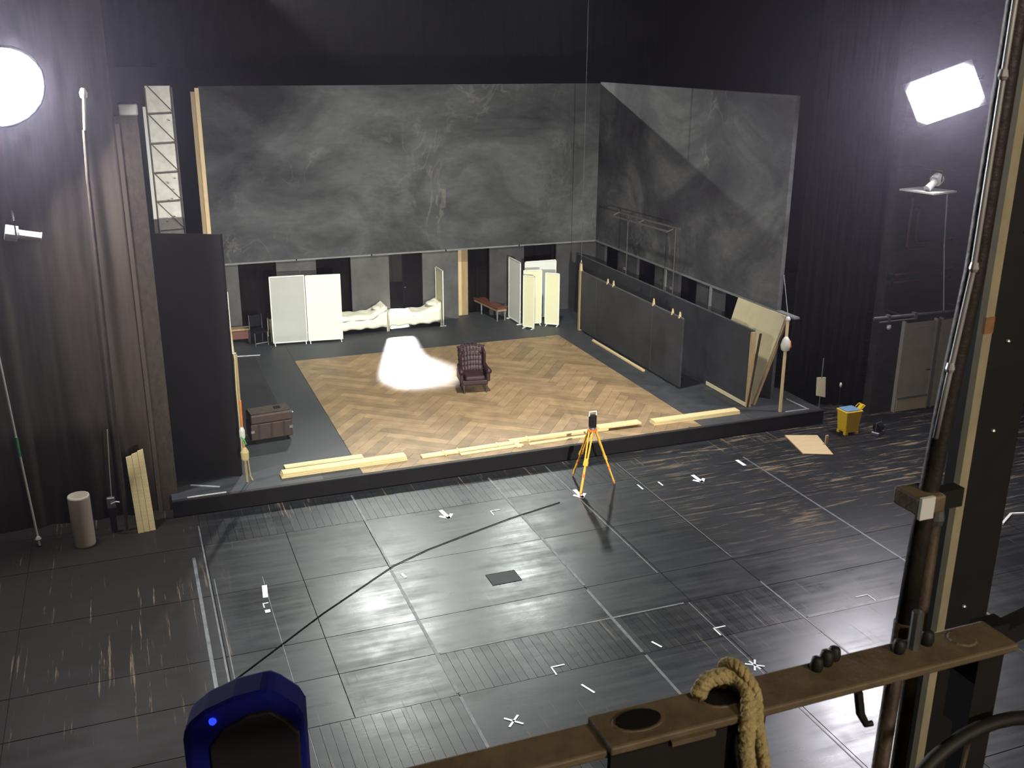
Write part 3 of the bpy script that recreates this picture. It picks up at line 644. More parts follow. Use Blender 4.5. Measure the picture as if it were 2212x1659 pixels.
# ------------------------------------------------------------------ beds
def bed(x, label, raised):
    t = thing('bed', label, 'bed', (x, 32.08, ZP), 0, 'white beds along the back wall')
    L, Wd = 1.86, 0.74
    def top(u, v):
        xx = 0.03+u*(L-0.06); yy = -0.03+v*(Wd+0.04)
        z = 0.56+0.015*math.sin(u*17+x)*math.sin(v*5)+0.008*math.sin(u*31+v*9+x)
        if raised and u > 0.72: z += 0.28*(u-0.72)/0.28
        if v < 0.12: z -= (0.12-v)/0.12*0.10
        return (xx, yy, z)
    MB().box((0.04, 0.02, 0.26), (L-0.04, Wd-0.02, 0.50)).build('mattress', M_LINEN, t, bevel=0.04)
    MB().grid(top, 26, 10).build('duvet', M_LINEN, t, True, solid=0.05)
    def side(u, v):
        xx = 0.03+u*(L-0.06); tp = top(u, 0)
        return (xx, -0.035-0.015*math.sin(u*40+x), 0.17+0.02*math.sin(u*23)+(tp[2]-0.17)*v)
    MB().grid(side, 26, 4).build('hanging_sheet', M_LINEN, t, True, solid=0.012)
    MB().lathe([(0.02, 0), (0.20, 0.01), (0.24, 0.05), (0.18, 0.09), (0.02, 0.10)], (L-0.24, Wd*0.5, 0.55+(0.16 if raised else 0.02)), 14, 0.85, 1.15).build('pillow', M_LINEN, t, True)
    for x0, hh, nm in ((0.0, 0.62, 'footboard'), (L-0.03, 0.84, 'headboard')):
        f = MB().tube([(x0+0.015, 0.01, hh-0.08), (x0+0.015, 0.02, hh), (x0+0.015, Wd-0.02, hh), (x0+0.015, Wd-0.01, hh-0.08)], 0.016, 8).build(nm, M_CREAMMETAL, t)
        for y in (0.2, 0.37, 0.54): MB().tube([(x0+0.015, y, 0.25), (x0+0.015, y, hh)], 0.008, 6).build('spindle', M_CREAMMETAL, f)
        for y in (0.01, Wd-0.01): MB().tube([(x0+0.015, y, 0.0), (x0+0.015, y, hh-0.06)], 0.018, 8).build('leg', M_CREAMMETAL, t)
    return t
bed(4.02, 'white bed half hidden behind the sheer screen panel', False)
bed(6.02, 'middle white bed emerging right of the folding screen', True)
bed(7.90, 'white bed standing across the lit doorway', True)

# ------------------------------------------------------------------ bench in the opening
t = thing('long_bench', 'long red-brown leather bench reaching through the wall opening', 'bench', (11.95, 31.98, ZP), math.radians(98))
MB().box((0.0, -0.20, 0.43), (2.6, 0.20, 0.50)).build('seat', M_LEATHERBR, t, bevel=0.03)
MB().box((0.04, -0.18, 0.36), (2.56, 0.18, 0.43)).build('apron', M_PINEDK, t)
for x in (0.1, 1.3, 2.45):
    for y in (-0.15, 0.15): MB().tube([(x, y, 0), (x, y, 0.37)], [0.02, 0.035], 8).build('leg', M_RAIL, t)
MB().box((0.0, -0.22, 0.50), (0.06, 0.22, 0.53)).build('end_roll', M_LEATHERBR, t, bevel=0.012)

# ------------------------------------------------------------------ wing armchair
t = thing('wing_armchair', 'buttoned oxblood leather wing armchair alone on the parquet', 'armchair', (8.60, 25.33, ZP+0.003), math.radians(-9))
MB().box((-0.36, -0.34, 0.22), (0.36, 0.34, 0.36)).build('seat_frame', M_LEATHER, t, bevel=0.03)
MB().box((-0.28, -0.38, 0.35), (0.28, 0.22, 0.49)).build('seat_cushion', M_LEATHER, t, bevel=0.05)
def back(u, v):
    x = (u-0.5)*0.66*(1-0.10*(1-v)); z = 0.40+v*0.80
    if v > 0.85: z -= (abs(u-0.5)*2)**2*0.06
    y = 0.23+0.14*v+0.05*(abs(u-0.5)*2)**2*-1
    y -= 0.028*(math.cos(u*7*2*PI/1.0*0.5)**2*math.cos(v*6*PI)**2)
    return (x, y, z)
bk = MB().grid(back, 28, 28).build('backrest', M_LEATHER, t, True, solid=-0.12)
for r in range(5):
    for c_ in range(4 if r % 2 else 5):
        u = (c_+0.9+(0.5 if r % 2 else 0))/6.6; v = 0.30+r*0.145; p_ = back(u, v)
        MB().lathe([(0.016, 0), (0.012, 0.012)], (0, 0, 0), 8).build('button', M_BLACK, bk).location = (p_[0], p_[1]-0.01, p_[2])
for s in (-1, 1):
    def wing(u, v, s=s):
        y = 0.30-u*(0.30-0.10*(1-v)); z = 0.62+v*(0.52-0.10*u); return (s*(0.34+0.03*u), y+0.05*v, z)
    MB().grid(wing, 8, 10).build('wing', M_LEATHER, t, True, solid=0.06)
    MB().box((s*0.37-0.055, -0.32, 0.30), (s*0.37+0.055, 0.28, 0.58)).build('arm_panel', M_LEATHER, t, bevel=0.03)
    MB().tube([(s*0.38, -0.37, 0.58), (s*0.385, -0.34, 0.60), (s*0.37, 0.0, 0.61), (s*0.36, 0.26, 0.64)], [0.065, 0.08, 0.07, 0.06], 12).build('armrest', M_LEATHER, t, True)
    MB().tube([(s*0.31, -0.30, 0.24), (s*0.32, -0.33, 0.14), (s*0.30, -0.32, 0.03), (s*0.31, -0.35, 0.0)], [0.035, 0.03, 0.018, 0.022], 8).build('leg', M_DARKWOOD, t, True)
    MB().tube([(s*0.30, 0.30, 0.24), (s*0.30, 0.34, 0.0)], [0.03, 0.018], 8).build('leg', M_DARKWOOD, t)

# ------------------------------------------------------------------ flats leaning along the side wall
def lean_flat(t, p, q, z0, z1, lean, th, face, edge, seams=()):
    MB().slab(p, q, th, z0, z1, lean).build('panel', face, t)
    d = Vector((q[0]-p[0], q[1]-p[1])); L = d.length; d.normalize(); n = Vector((-d.y, d.x))
    for s in seams:
        c = Vector(p)+d*s
        MB().slab((c-d*0.012-n*0.006), (c+d*0.012-n*0.006), 0.01, z0, z1-0.01, lean).build('seam_batten', M_LOWWALLDK, t)
    tp = Vector(p)+n*(lean-0.015); tq = Vector(q)+n*(lean-0.015)
    MB().slab(tp, tq, th+0.03, z1, z1+0.03).build('top_rail', edge, t)
M_FLATFACE = mat('dark_painted_flat', (0.036, 0.037, 0.042), 0.6, var=0.6, scale=1.1)
t = thing('scenery_flat', 'long dark flat in three sections standing before the side wall', 'scenery flat')
lean_flat(t, (14.0, 23.35), (14.0, 30.05), ZP+0.06, 2.38, 0.0, -0.06, M_FLATFACE, M_LOWWALL, (1.7, 5.45))
MB().box((13.965, 29.98, ZP), (14.07, 30.10, 2.42)).build('end_post', M_PINEDK, t)
MB().prismY([(13.97, 2.35), (14.05, 2.35), (14.03, 2.66), (13.99, 2.66)], 29.99, 30.09).build('post_tip', M_PLY, t)
for y in (24.1, 26.9, 29.4): MB().box((14.0, y-0.15, ZP), (14.5, y+0.15, ZP+0.06)).build('foot', M_BLACK, t)
for y, hh in ((28.05, 0.16), (27.65, 0.18), (25.05, 0.20), (23.95, 0.16), (23.55, 0.16)):
    MB().prismY([(13.99, 2.36), (14.07, 2.36), (14.04, 2.38+hh), (14.02, 2.38+hh)], y-0.022, y+0.022).build('wedge', M_PLY, t)
t = thing('floor_batten', 'pale batten lying along the foot of the dark flat', 'timber', (13.86, 25.15, ZP))
MB().box((-0.045, 0, 0), (0.045, 3.5, 0.05)).build('board', M_PLY, t, bevel=0.006); MB().box((-0.03, 0.0, 0.05), (0.03, 3.5, 0.056)).build('face', M_PINE, t)
t = thing('scenery_flat', 'second dark flat with timber edge leaning behind the first', 'scenery flat')
lean_flat(t, (14.93, 21.45), (14.93, 32.55), ZP, 2.43, -0.10, -0.05, M_FLATFACE, M_LOWWALL, (5.6,))
MB().box((14.93, 21.38, ZP), (15.06, 21.46, 2.42)).build('end_stile', M_PINEDK, t)
MB().box((14.91, 21.42, ZP+0.02), (14.93, 23.4, ZP+0.12)).build('bottom_rail', M_PLYPALE, t)
MB().quadbox([(14.93, 21.36, ZP), (14.98, 21.36, ZP), (14.98, 21.40, ZP), (14.93, 21.40, ZP), (15.16, 21.36, 2.38), (15.21, 21.36, 2.38), (15.21, 21.40, 2.38), (15.16, 21.40, 2.38)]).build('raking_brace', M_DARKWOOD, t)
t = thing('hardboard_sheet', 'pale hardboard sheet leaning against the side wall', 'board')
MB().quadbox([(15.20, 21.55, ZP), (15.20, 23.6, ZP), (15.24, 23.6, ZP), (15.24, 21.55, ZP), (15.78, 21.20, 2.84), (15.78, 23.42, 2.84), (15.81, 23.42, 2.84), (15.81, 21.20, 2.84)]).build('sheet', M_PLYPALE, t)
MB().quadbox([(15.20, 21.47, ZP), (15.20, 21.54, ZP), (15.27, 21.54, ZP), (15.27, 21.47, ZP), (15.78, 21.12, 2.80), (15.78, 21.19, 2.80), (15.85, 21.19, 2.80), (15.85, 21.12, 2.80)]).build('edge_batten', M_PINEDK, t)
# pole with rags, wire to the wall
t = thing('wooden_post', 'slim wooden post with a rag bundle at the set wall end', 'post', (15.58, 20.80, ZP))
MB().tube([(0, 0, 0), (-0.02, 0, 2.50)], [0.045, 0.04], 8).build('shaft', M_PLY, t)
MB().lathe([(0.03, 0), (0.11, 0.05), (0.13, 0.18), (0.09, 0.33), (0.04, 0.40)], (-0.04, -0.03, 1.66), 12).build('rag_bundle', M_LAMPGREY, t, True)
MB().lathe([(0.02, 0), (0.06, 0.06), (0.03, 0.22)], (0.03, -0.09, 1.74), 8).build('orange_rag', M_ORANGE, t, True)
MB().lathe([(0.05, 0), (0.07, 0.05), (0.04, 0.12)], (-0.02, 0, 2.46), 10).build('knot', M_LAMPGREY, t, True)
MB().tube([(-0.02, 0, 2.55), (0.25, 0.7, 3.5)], 0.010, 6).build('guy_wire', M_RAIL, t)
# steel goal frame
M_FRAME = mat('dull_brown_steel', (0.085, 0.072, 0.070), 0.7, var=0.3, scale=8)
t = thing('steel_frame', 'thin steel frame with twin bars standing before the side wall', 'frame', (0, 0, 0))
MB().bar((14.95, 29.9, 4.22), (14.95, 26.1, 4.30), 0.045, 0.045).build('bar', M_FRAME, t)
MB().bar((15.15, 29.6, 4.34), (15.15, 25.7, 4.42), 0.045, 0.045).build('bar', M_FRAME, t)
for y in (29.7, 28.0, 26.2): MB().bar((14.95, y, 4.25), (15.15, y-0.1, 4.37), 0.03, 0.03).build('cross_piece', M_FRAME, t)
for y in (29.0, 25.95): MB().tube([(15.15, y, ZP), (15.15, y, 4.38)], 0.015, 6).build('upright', M_FRAME, t)
for y in (29.0, 25.95): MB().tube([(15.10, y, 2.6), (15.10, y+0.05, 2.6)], 0.05, 8).build('coupler', M_FRAME, t)
# hanging steel cable
t = thing('hanging_cable', 'thin steel cable hanging down the dark corner of the set', 'cable', (14.0, 30.0, 2.7))
MB().tube([(0, 0, 0), (0, 0, 15)], 0.009, 6).build('wire', M_LOWWALL, t); MB().lathe([(0.012, 0), (0.03, 0.05), (0.012, 0.12)], (0, 0, -0.05), 8).build('eye', M_STEEL, t)

# ------------------------------------------------------------------ pine boards along the platform front
def pine(p, q, wd, th, label, z=ZP, n=1, extra=()):
    d = Vector((q[0]-p[0], q[1]-p[1])); L = d.length
    o = thing('pine_board', label, 'timber', (p[0], p[1], z+0.004), math.atan2(d.y, d.x), 'pine boards along the platform front')
    for k in range(n):
        s = 0.02*k
        MB().box((s, -wd/2+0.006*k, k*(th+0.004)), (L-s*0.5, wd/2-0.004*k, k*(th+0.004)+th)).build('board', M_PINE, o, bevel=0.004)
    for (a, w0) in extra: MB().box((a, -wd/2-0.05, 0), (a+w0, wd/2+0.03, th+0.012)).build('cleat', M_PINE, o)
    return o
pine((2.78, 21.47), (4.58, 21.50), 0.24, 0.04, 'short pine board lying behind the stacked pair at left')
pine((2.62, 21.02), (5.50, 21.08), 0.26, 0.035, 'long stack of pine boards at the platform\'s left front', n=3)
pine((5.85, 21.02), (8.30, 21.10), 0.15, 0.05, 'pine board left of the tripod with small cleats', extra=((0.55, 0.03), (0.9, 0.03), (1.9, 0.03)))
pine((8.10, 21.20), (10.72, 21.17), 0.15, 0.06, 'narrow pine batten lying behind the tripod head', extra=((0.45, 0.05),))
pine((10.45, 21.20), (11.62, 21.18), 0.26, 0.04, 'bright pine board just right of the tripod head', z=ZP+0.07)
pine((11.95, 21.13), (14.48, 21.12), 0.26, 0.05, 'long pine board at the platform\'s right front', n=2)
pine((6.75, 20.86), (8.35, 20.92), 0.10, 0.03, 'thin dark-edged batten nearest the platform edge left of the tripod', extra=((1.4, 0.12),))
pine((8.50, 20.90), (10.2, 20.93), 0.09, 0.03, 'thin batten nearest the platform edge behind the tripod')

# ------------------------------------------------------------------ surveying tripod
t = thing('survey_tripod', 'yellow wooden surveying tripod carrying a black instrument', 'tripod', (9.20, 18.90, 0))
apex = Vector((0, 0, 1.36))
for fx, fy in ((-0.45, -0.42), (-0.14, 0.69), (0.58, -0.06)):
    foot = Vector((fx, fy, 0.0)); d = (foot-apex); s = d.cross(Vector((0, 0, 1))).normalized()
    top = apex+Vector((fx, fy, 0)).normalized()*0.07; mid = top+(foot-top)*0.5
    lg = MB().bar(top+s*0.045, mid+s*0.028, 0.028, 0.035).build('leg', M_YELLOWLEG, t)
    MB().bar(top-s*0.045, mid-s*0.028, 0.028, 0.035).build('leg_rail', M_YELLOWLEG, lg)
    MB().bar(top+(foot-top)*0.42, foot+(top-foot)*0.04, 0.045, 0.035).build('lower_leg', M_YELLOWLEG, lg)
    MB().bar(top+(foot-top)*0.46, top+(foot-top)*0.53, 0.10, 0.05).build('clamp', M_YELLOWLEG, lg)
    MB().bar(top+(foot-top)*0.66, top+(foot-top)*0.71, 0.055, 0.045).build('orange_band', M_ORANGE, lg)
    MB().tube([foot+(top-foot)*0.06, foot], [0.03, 0.008], 8).build('foot_spike', M_ORANGE, lg)
    MB().tube([top-s*0.07, top+s*0.07], 0.02, 8).build('hinge', M_ORANGE, lg)
MB().lathe([(0.10, 0), (0.11, 0.02), (0.11, 0.05), (0.07, 0.06)], (0, 0, 1.34), 14).build('head_plate', M_ORANGE, t)
ins = MB().box((-0.075, -0.06, 1.44), (0.075, 0.06, 1.72)).build('instrument', M_BLACK, t, bevel=0.015)
MB().lathe([(0.08, 0), (0.08, 0.04)], (0, 0, 1.40), 12).build('tribrach', M_STEEL, ins)
MB().tube([(0, -0.12, 1.60), (0, 0.10, 1.60)], 0.04, 12).build('telescope', M_BLACK, ins)
MB().tube([(-0.085, 0, 1.70), (-0.085, 0, 1.80), (0.085, 0, 1.80), (0.085, 0, 1.70)], 0.014, 6).build('carry_handle', M_WHITE, ins)

# ------------------------------------------------------------------ right wing
t = thing('cleaning_bucket', 'yellow plastic cleaning bucket with a blue top', 'bucket', (16.90, 19.68, 0))
MB().quadbox([(-0.20, -0.17, 0.06), (0.20, -0.17, 0.06), (0.20, 0.17, 0.06), (-0.20, 0.17, 0.06), (-0.25, -0.2, 0.62), (0.25, -0.2, 0.62), (0.25, 0.2, 0.62), (-0.25, 0.2, 0.62)]).build('body', M_YELLOW, t, bevel=0.03)
for x in (-0.16, 0.16):
    for y in (-0.13, 0.13): MB().box((x-0.05, y-0.045, 0.0), (x+0.05, y+0.045, 0.08)).build('foot', M_YELLOW, t, bevel=0.012)
MB().box((-0.26, -0.21, 0.60), (0.26, 0.21, 0.645)).build('rim', M_YELLOW, t, bevel=0.015)
MB().box((-0.23, -0.18, 0.63), (0.20, 0.18, 0.675)).build('blue_tray', M_BLUELID, t, bevel=0.015)
MB().bar((0.22, -0.05, 0.60), (0.33, -0.05, 0.74), 0.12, 0.05).build('spout_grip', M_YELLOW, t)
MB().tube([(0.26, -0.13, 0.66), (0.36, -0.13, 0.74), (0.36, 0.10, 0.74), (0.26, 0.10, 0.66)], 0.016, 8).build('handle', M_YELLOW, t)
t = thing('plywood_sheet', 'square plywood sheet lying flat on the scuffed floor', 'board', (0, 0, 0))
MB().prism([(15.22, 20.03), (16.01, 19.74), (15.56, 18.52), (14.90, 18.82)], 0.0, 0.03).build('sheet', M_PLY, t)
MB().prism([(14.915, 18.81), (15.56, 18.515), (15.562, 18.525), (14.92, 18.82)], 0.002, 0.028).build('edge_band', M_PINEDK, t)
t = thing('upright_offcut', 'small timber offcut standing upright beside the plywood sheet', 'timber', (15.84, 19.16, 0))
MB().box((-0.04, -0.015, 0.0), (0.04, 0.015, 0.26)).build('block', M_PLY, t, bevel=0.004); MB().box((-0.04, -0.017, 0.20), (0.04, -0.015, 0.255)).build('cut_face', M_PINE, t)
t = thing('cable_reel', 'small grey hand reel lying on the floor right of the bucket', 'reel', (17.55, 19.30, 0), 0.4)
MB().box((-0.16, -0.11, 0.0), (0.16, 0.11, 0.10)).build('base', M_STEEL, t, bevel=0.02)
MB().tube([(-0.10, 0, 0.2), (0.10, 0, 0.2)], 0.11, 14).build('drum', M_BLACK, t)
MB().tube([(-0.13, 0, 0.08), (-0.13, 0, 0.33), (0.13, 0, 0.33), (0.13, 0, 0.08)], 0.013, 6).build('frame', M_STEEL, t)
t = thing('dustpan_board', 'small brown board with a stick leaning on the black drape', 'board', (16.95, 20.9, 0), -0.2)
MB().quadbox([(-0.16, 0, 0.62), (0.12, 0, 0.55), (0.12, 0.02, 0.55), (-0.16, 0.02, 0.62), (-0.14, 0.1, 1.10), (0.12, 0.1, 1.10), (0.12, 0.12, 1.10), (-0.14, 0.12, 1.10)]).build('board', M_PLYPALE, t, bevel=0.01)
MB().tube([(-0.02, 0.03, 0.0), (0.0, 0.1, 1.0), (0.02, 0.14, 1.62)], 0.014, 6).build('stick', M_RAIL, t)
t = thing('floor_stand_lamp', 'tiny white lamp on a dark stand near the black drape', 'lamp', (17.5, 20.85, 0))
MB().tube([(0, 0, 0), (0, 0, 0.82)], 0.012, 6).build('stem', M_BARDK, t); MB().lathe([(0.10, 0), (0.09, 0.02)], n=12).build('base', M_BARDK, t)
MB().lathe([(0.01, 0), (0.03, 0.03), (0.035, 0.08), (0.02, 0.13)], (0, 0, 0.80), 10).build('bulb', M_WHITE, t, True)

def panel_door(name, x0, x1, label, pan):
    t = structure(MB().box((x0, 20.52, 0.02), (x1, 20.57, 2.50)).build(name, M_DOOR))
    MB().box((x0-0.05, 20.50, 0), (x0, 20.62, 2.56)).build('door_jamb', M_DOOR, t); MB().box((x1, 20.50, 0), (x1+0.05, 20.62, 2.56)).build('door_jamb', M_DOOR, t)
    if pan:
        MB().box((x0+0.1, 20.505, 0.42), (x1-0.1, 20.52, 2.40)).build('door_panel', M_DOOR, t, bevel=0.012)
        MB().box((x0, 20.49, 0.02), (x1, 20.52, 0.36)).build('kick_plate', M_PLYPALE, t)
        MB().box((x0, 20.48, 0.36), (x1, 20.52, 0.42)).build('kick_rail', M_RAIL, t)
        MB().tube([(x1-0.07, 20.44, 1.15), (x1-0.2, 20.44, 1.15)], 0.014, 6).build('door_handle', M_BARDK, t)
    else:
        MB().box((x0+0.08, 20.505, 0.15), (x1-0.08, 20.52, 2.40)).build('door_panel', M_DOOR, t, bevel=0.012)
    return t
panel_door('door_1', 19.15, 20.18, '', True); panel_door('door_2', 20.40, 21.45, '', False)
t = thing('pipe_rail', 'grey suspended pipe rail above the pale doors', 'rail', (0, 0, 0))
MB().tube([(17.55, 19.95, 2.92), (20.75, 19.95, 2.90)], 0.04, 8).build('pipe', M_STEEL, t)
MB().tube([(17.7, 19.90, 2.82), (18.9, 19.90, 2.82)], 0.02, 6).build('lower_pipe', M_STEEL, t)
MB().tube([(19.85, 20.0, 2.92), (19.85, 20.3, 4.6), (19.85, 20.45, 6.0)], 0.02, 6).build('hanger', M_STEEL, t)
for x in (18.0, 18.85, 20.5): MB().box((x-0.04, 19.88, 2.80), (x+0.04, 20.02, 2.98)).build('clamp', M_STEEL, t)
for x in (18.5, 20.6): MB().tube([(x, 19.95, 2.91), (x, 20.62, 2.91)], 0.02, 6).build('bracket', M_BARDK, t)
MB().lathe([(0.03, 0), (0.06, 0.05), (0.05, 0.12)], (18.02, 19.9, 2.60), 10).build('hanging_lamp', M_ALU, t)
def wall_pipe(pts, r, label):
    o = thing('wall_pipe', label, 'pipe', (0, 0, 0)); MB().tube(pts, r, 8).build('tube', M_REDPIPE, o)
    for p in pts[::max(1, len(pts)-1)]: MB().box((p[0]-0.05, p[1]-0.03, p[2]-0.05), (p[0]+0.05, 20.62, p[2]+0.05)).build('pipe_clip', M_BARDK, o)
wall_pipe([(18.45, 20.48, 3.86), (19.0, 20.48, 3.88), (20.4, 20.48, 3.95)], 0.035, 'upper red oxide pipe along the wall above the doors')
wall_pipe([(18.45, 20.48, 3.66), (20.4, 20.48, 3.72)], 0.03, 'lower red oxide pipe along the wall above the doors')
wall_pipe([(19.05, 20.48, 5.55), (19.05, 20.48, 4.78), (19.12, 20.48, 4.68), (20.3, 20.48, 4.74)], 0.035, 'bent red oxide pipe below the shelf spotlight')
wall_pipe([(18.8, 20.48, 5.9), (18.8, 20.48, 4.60), (18.9, 20.48, 4.52), (20.1, 20.48, 4.55)], 0.03, 'thinner bent pipe beside the bent red oxide one')

# ------------------------------------------------------------------ tape marks on the floor
def tape(name, label, x, y, strokes, group='white tape marks on the stage floor', rz=0.0):
    mb = MB()
    for (a, b, c_, d_, wd) in strokes:
        p, q = Vector((a, b)), Vector((c_, d_)); n = (q-p).normalized(); n = Vector((-n.y, n.x))*wd/2
        mb.prism([tuple(p-n), tuple(q-n), tuple(q+n), tuple(p+n)], 0.0, 0.003)
    o = mb.build(name, M_TAPE); o.location = (x, y, 0.004); o.rotation_euler = (0, 0, rz)
    return tag(o, label, 'tape mark', group)
ARROW = [(0, 0.24, 0, -0.20, 0.09), (-0.14, -0.02, 0.02, -0.22, 0.07), (0.14, -0.02, -0.02, -0.22, 0.07)]
CROSS = [(-0.11, -0.11, 0.11, 0.11, 0.035), (-0.11, 0.11, 0.11, -0.11, 0.035)]
CORNER = [(-0.12, 0, 0.12, 0, 0.025), (-0.11, 0, -0.11, -0.22, 0.025)]
tape('tape_arrow', 'white arrow on the floor before the platform left of the tripod', 5.68, 18.64, ARROW, rz=0.12)
tape('tape_arrow', 'white arrow on the floor right of the tripod', 11.70, 18.42, ARROW)
tape('tape_arrow', 'white arrow under the tripod\'s front foot', 8.78, 18.62, ARROW)
tape('tape_dash', 'thick white dash on the scuffed floor right of the farther arrow', 13.17, 18.90, [(0, 0.18, 0, -0.18, 0.09)])
tape('tape_cross', 'white cross nearest the bottom of the stage floor', 4.55, 11.66, CROSS)
tape('tape_cross', 'white star-like cross above the rope on the railing', 8.69, 11.63, CROSS+[(0, -0.13, 0, 0.13, 0.03)], rz=0.2)
tape('tape_corner', 'white corner mark above the pale wooden floor section', 5.71, 12.72, CORNER)
tape('tape_corner', 'white corner mark above the star-like cross', 8.76, 12.80, CORNER)
tape('tape_corner', 'white corner mark beside the dark vertical pipe', 11.77, 12.80, [(-0.15, 0, 0.12, 0, 0.025), (0.11, 0, 0.11, -0.22, 0.025)])
tape('tape_corner', 'faint white corner mark close to the left arrow', 6.73, 18.47, [(-0.1, 0, 0.12, 0, 0.02), (-0.09, 0, -0.09, -0.2, 0.02)])
tape('tape_dash', 'slanted white dash on the pale wooden floor section', 5.91, 12.0, [(-0.05, 0.13, 0.05, -0.13, 0.035)])
tape('tape_dash', 'slanted white dash between the two nearest seam strips', 7.50, 12.71, [(-0.04, 0.10, 0.04, -0.10, 0.035)])
tape('tape_dash', 'small white dash between tripod and farther arrow, left one', 10.24, 18.48, [(0, 0.13, 0, -0.13, 0.035)])
tape('tape_dash', 'small white dash between tripod and farther arrow, right one', 10.76, 18.48, [(0, 0.11, 0, -0.11, 0.035)])
tape('tape_dash', 'bright white patch on the left floor panels', 1.66, 16.70, [(0.02, 0.25, -0.02, -0.2, 0.09)])
tape('tape_dash', 'small white mark just below the bright white patch', 1.61, 16.25, [(-0.05, 0.05, 0.05, 0.05, 0.03), (-0.04, 0.05, -0.04, -0.1, 0.02)])
tape('tape_dash', 'round white blob lowest of the marks on the left panels', 1.61, 16.02, [(0, 0.05, 0, -0.05, 0.09)])
tape('tape_dash', 'small white dash beside the left seam strip', 4.17, 16.40, [(-0.02, 0.10, 0.02, -0.08, 0.05)])
o = MB().tube([(0.2, 13.6, 0.012), (0.94, 14.22, 0.012), (2.5, 15.6, 0.012), (4.09, 16.84, 0.014), (4.9, 17.25, 0.012), (5.83, 17.60, 0.012), (6.89, 17.98, 0.012), (8.2, 18.35, 0.012)], 0.009, 6).build('floor_line', M_BLACK)  # thin black raised line laid diagonally on the floor
tag(o, 'thin black line running diagonally across the stage floor', 'cable')
t = thing('white_bracket', 'white angled bracket on the floor behind the steel column', 'bracket', (16.95, 14.4, 0))
MB().bar((-0.5, -0.25, 0.02), (0.05, 0.05, 0.02), 0.05, 0.04).build('arm', M_WHITE, t); MB().bar((0.05, 0.05, 0.02), (0.6, -0.1, 0.02), 0.05, 0.04).build('arm', M_WHITE, t)

# ------------------------------------------------------------------ gallery in the foreground
t = thing('gallery_deck', 'dark gallery walkway under the railing', 'walkway', (0, 0, 0))
MB().box((-3.0, -2.0, 7.52), (3.2, 0.80, 7.60)).build('deck', M_BARDK, t); MB().box((-3.0, 0.80, 7.50), (3.2, 0.83, 7.64)).build('kerb', M_BARDK, t)
t = thing('gallery_railing', 'brown steel railing bar crossing the foreground', 'railing', (0, 0, 0))
MB().box((0.462, 0.872, 8.578), (1.085, 0.938, 8.59)).build('top_bar', M_BAR, t, bevel=0.003)
MB().box((-1.6, 0.880, 8.570), (0.470, 0.936, 8.582)).build('top_bar', M_BAR, t, bevel=0.003)
MB().box((0.462, 0.872, 8.46), (0.62, 0.880, 8.578)).build('gusset_plate', M_BARDK, t)
MB().box((-1.6, 0.930, 8.53), (1.08, 0.936, 8.572)).build('rear_web', M_BARDK, t)
for x in (0.655, -1.2): MB().box((x-0.03, 0.885, 7.6), (x+0.03, 0.93, 8.572)).build('post', M_BARDK, t)
MB().box((1.03, 0.885, 8.45), (1.07, 0.93, 8.578)).build('end_bracket', M_BARDK, t)
for (x, y, a) in ((0.516, 0.908, 0.03), (0.640, 0.912, 0.03)):
    MB().lathe([(a+0.006, 0), (a+0.004, 0.003), (a, 0.003)], (x, y, 8.588), 18, 1.0, 0.6).build('hole_rim', M_BAR, t)
    MB().lathe([(a, 0), (a, 0.0045)], (x, y, 8.588), 18, 1.0, 0.6).build('hole', M_BLACK, t)
MB().box((0.54, 0.866, 8.575), (0.60, 0.872, 8.582)).build('weld_bead', M_BAR, t)
def bolt(x, y, s):
    s *= 0.75
    MB().lathe([(0.010*s, 0), (0.012*s, 0.006), (0.010*s, 0.022*s), (0.004, 0.026*s)], (x, y, 8.59), 10).build('bolt', M_BARDK, t, True)
for x, y, s in ((0.785, 0.920, 1.0), (0.805, 0.926, 1.1), (0.822, 0.932, 1.0), (0.915, 0.915, 1.0), (0.965, 0.918, 1.1)): bolt(x, y, s)
MB().tube([(0.940, 0.915, 8.585), (0.942, 0.917, 8.645)], 0.008, 8).build('stud', M_STEEL, t)
MB().tube([(0.815, 0.872, 8.58), (0.818, 0.866, 8.55), (0.826, 0.862, 8.535), (0.834, 0.860, 8.536)], [0.006, 0.006, 0.005, 0.004], 8).build('hook', M_BARDK, t)
MB().lathe([(0.02, 0), (0.018, 0.002)], (1.02, 0.91, 8.59), 14).build('washer', M_BAR, t)

def rope_strand(pts, r, turns):
    out = []; n = 60
    P_ = [Vector(p) for p in pts]
    for i in range(n+1):
        f = i/n*(len(P_)-1); k = min(int(f), len(P_)-2); a = f-k
        p0 = P_[max(k-1, 0)]; p1 = P_[k]; p2 = P_[k+1]; p3 = P_[min(k+2, len(P_)-1)]
        out.append(0.5*((2*p1)+(p2-p0)*a+(2*p0-5*p1+4*p2-p3)*a*a+(3*p1-p0-3*p2+p3)*a*a*a))
    strands = []
    for s in range(3):
        q = []
        for i, p in enumerate(out):
            d = (out[min(i+1, n)]-out[max(i-1, 0)]).normalized(); u = d.cross(Vector((0.3, 0.2, 1))).normalized(); v = d.cross(u)
            t_ = 2*PI*(turns*i/n+s/3); q.append(p+(u*math.cos(t_)+v*math.sin(t_))*r*0.5)
        strands.append(q)
    return strands
t = thing('knotted_rope', 'thick hemp rope knotted through the railing hole', 'rope', (0, 0, 0))
for s in rope_strand([(0.604, 0.916, 8.600), (0.618, 0.917, 8.617), (0.648, 0.907, 8.621), (0.655, 0.885, 8.612), (0.645, 0.866, 8.585), (0.640, 0.858, 8.55), (0.650, 0.856, 8.50), (0.668, 0.854, 8.43)], 0.010, 9): MB().tube(s, 0.0064, 8).build('strand', M_ROPE, t, True)
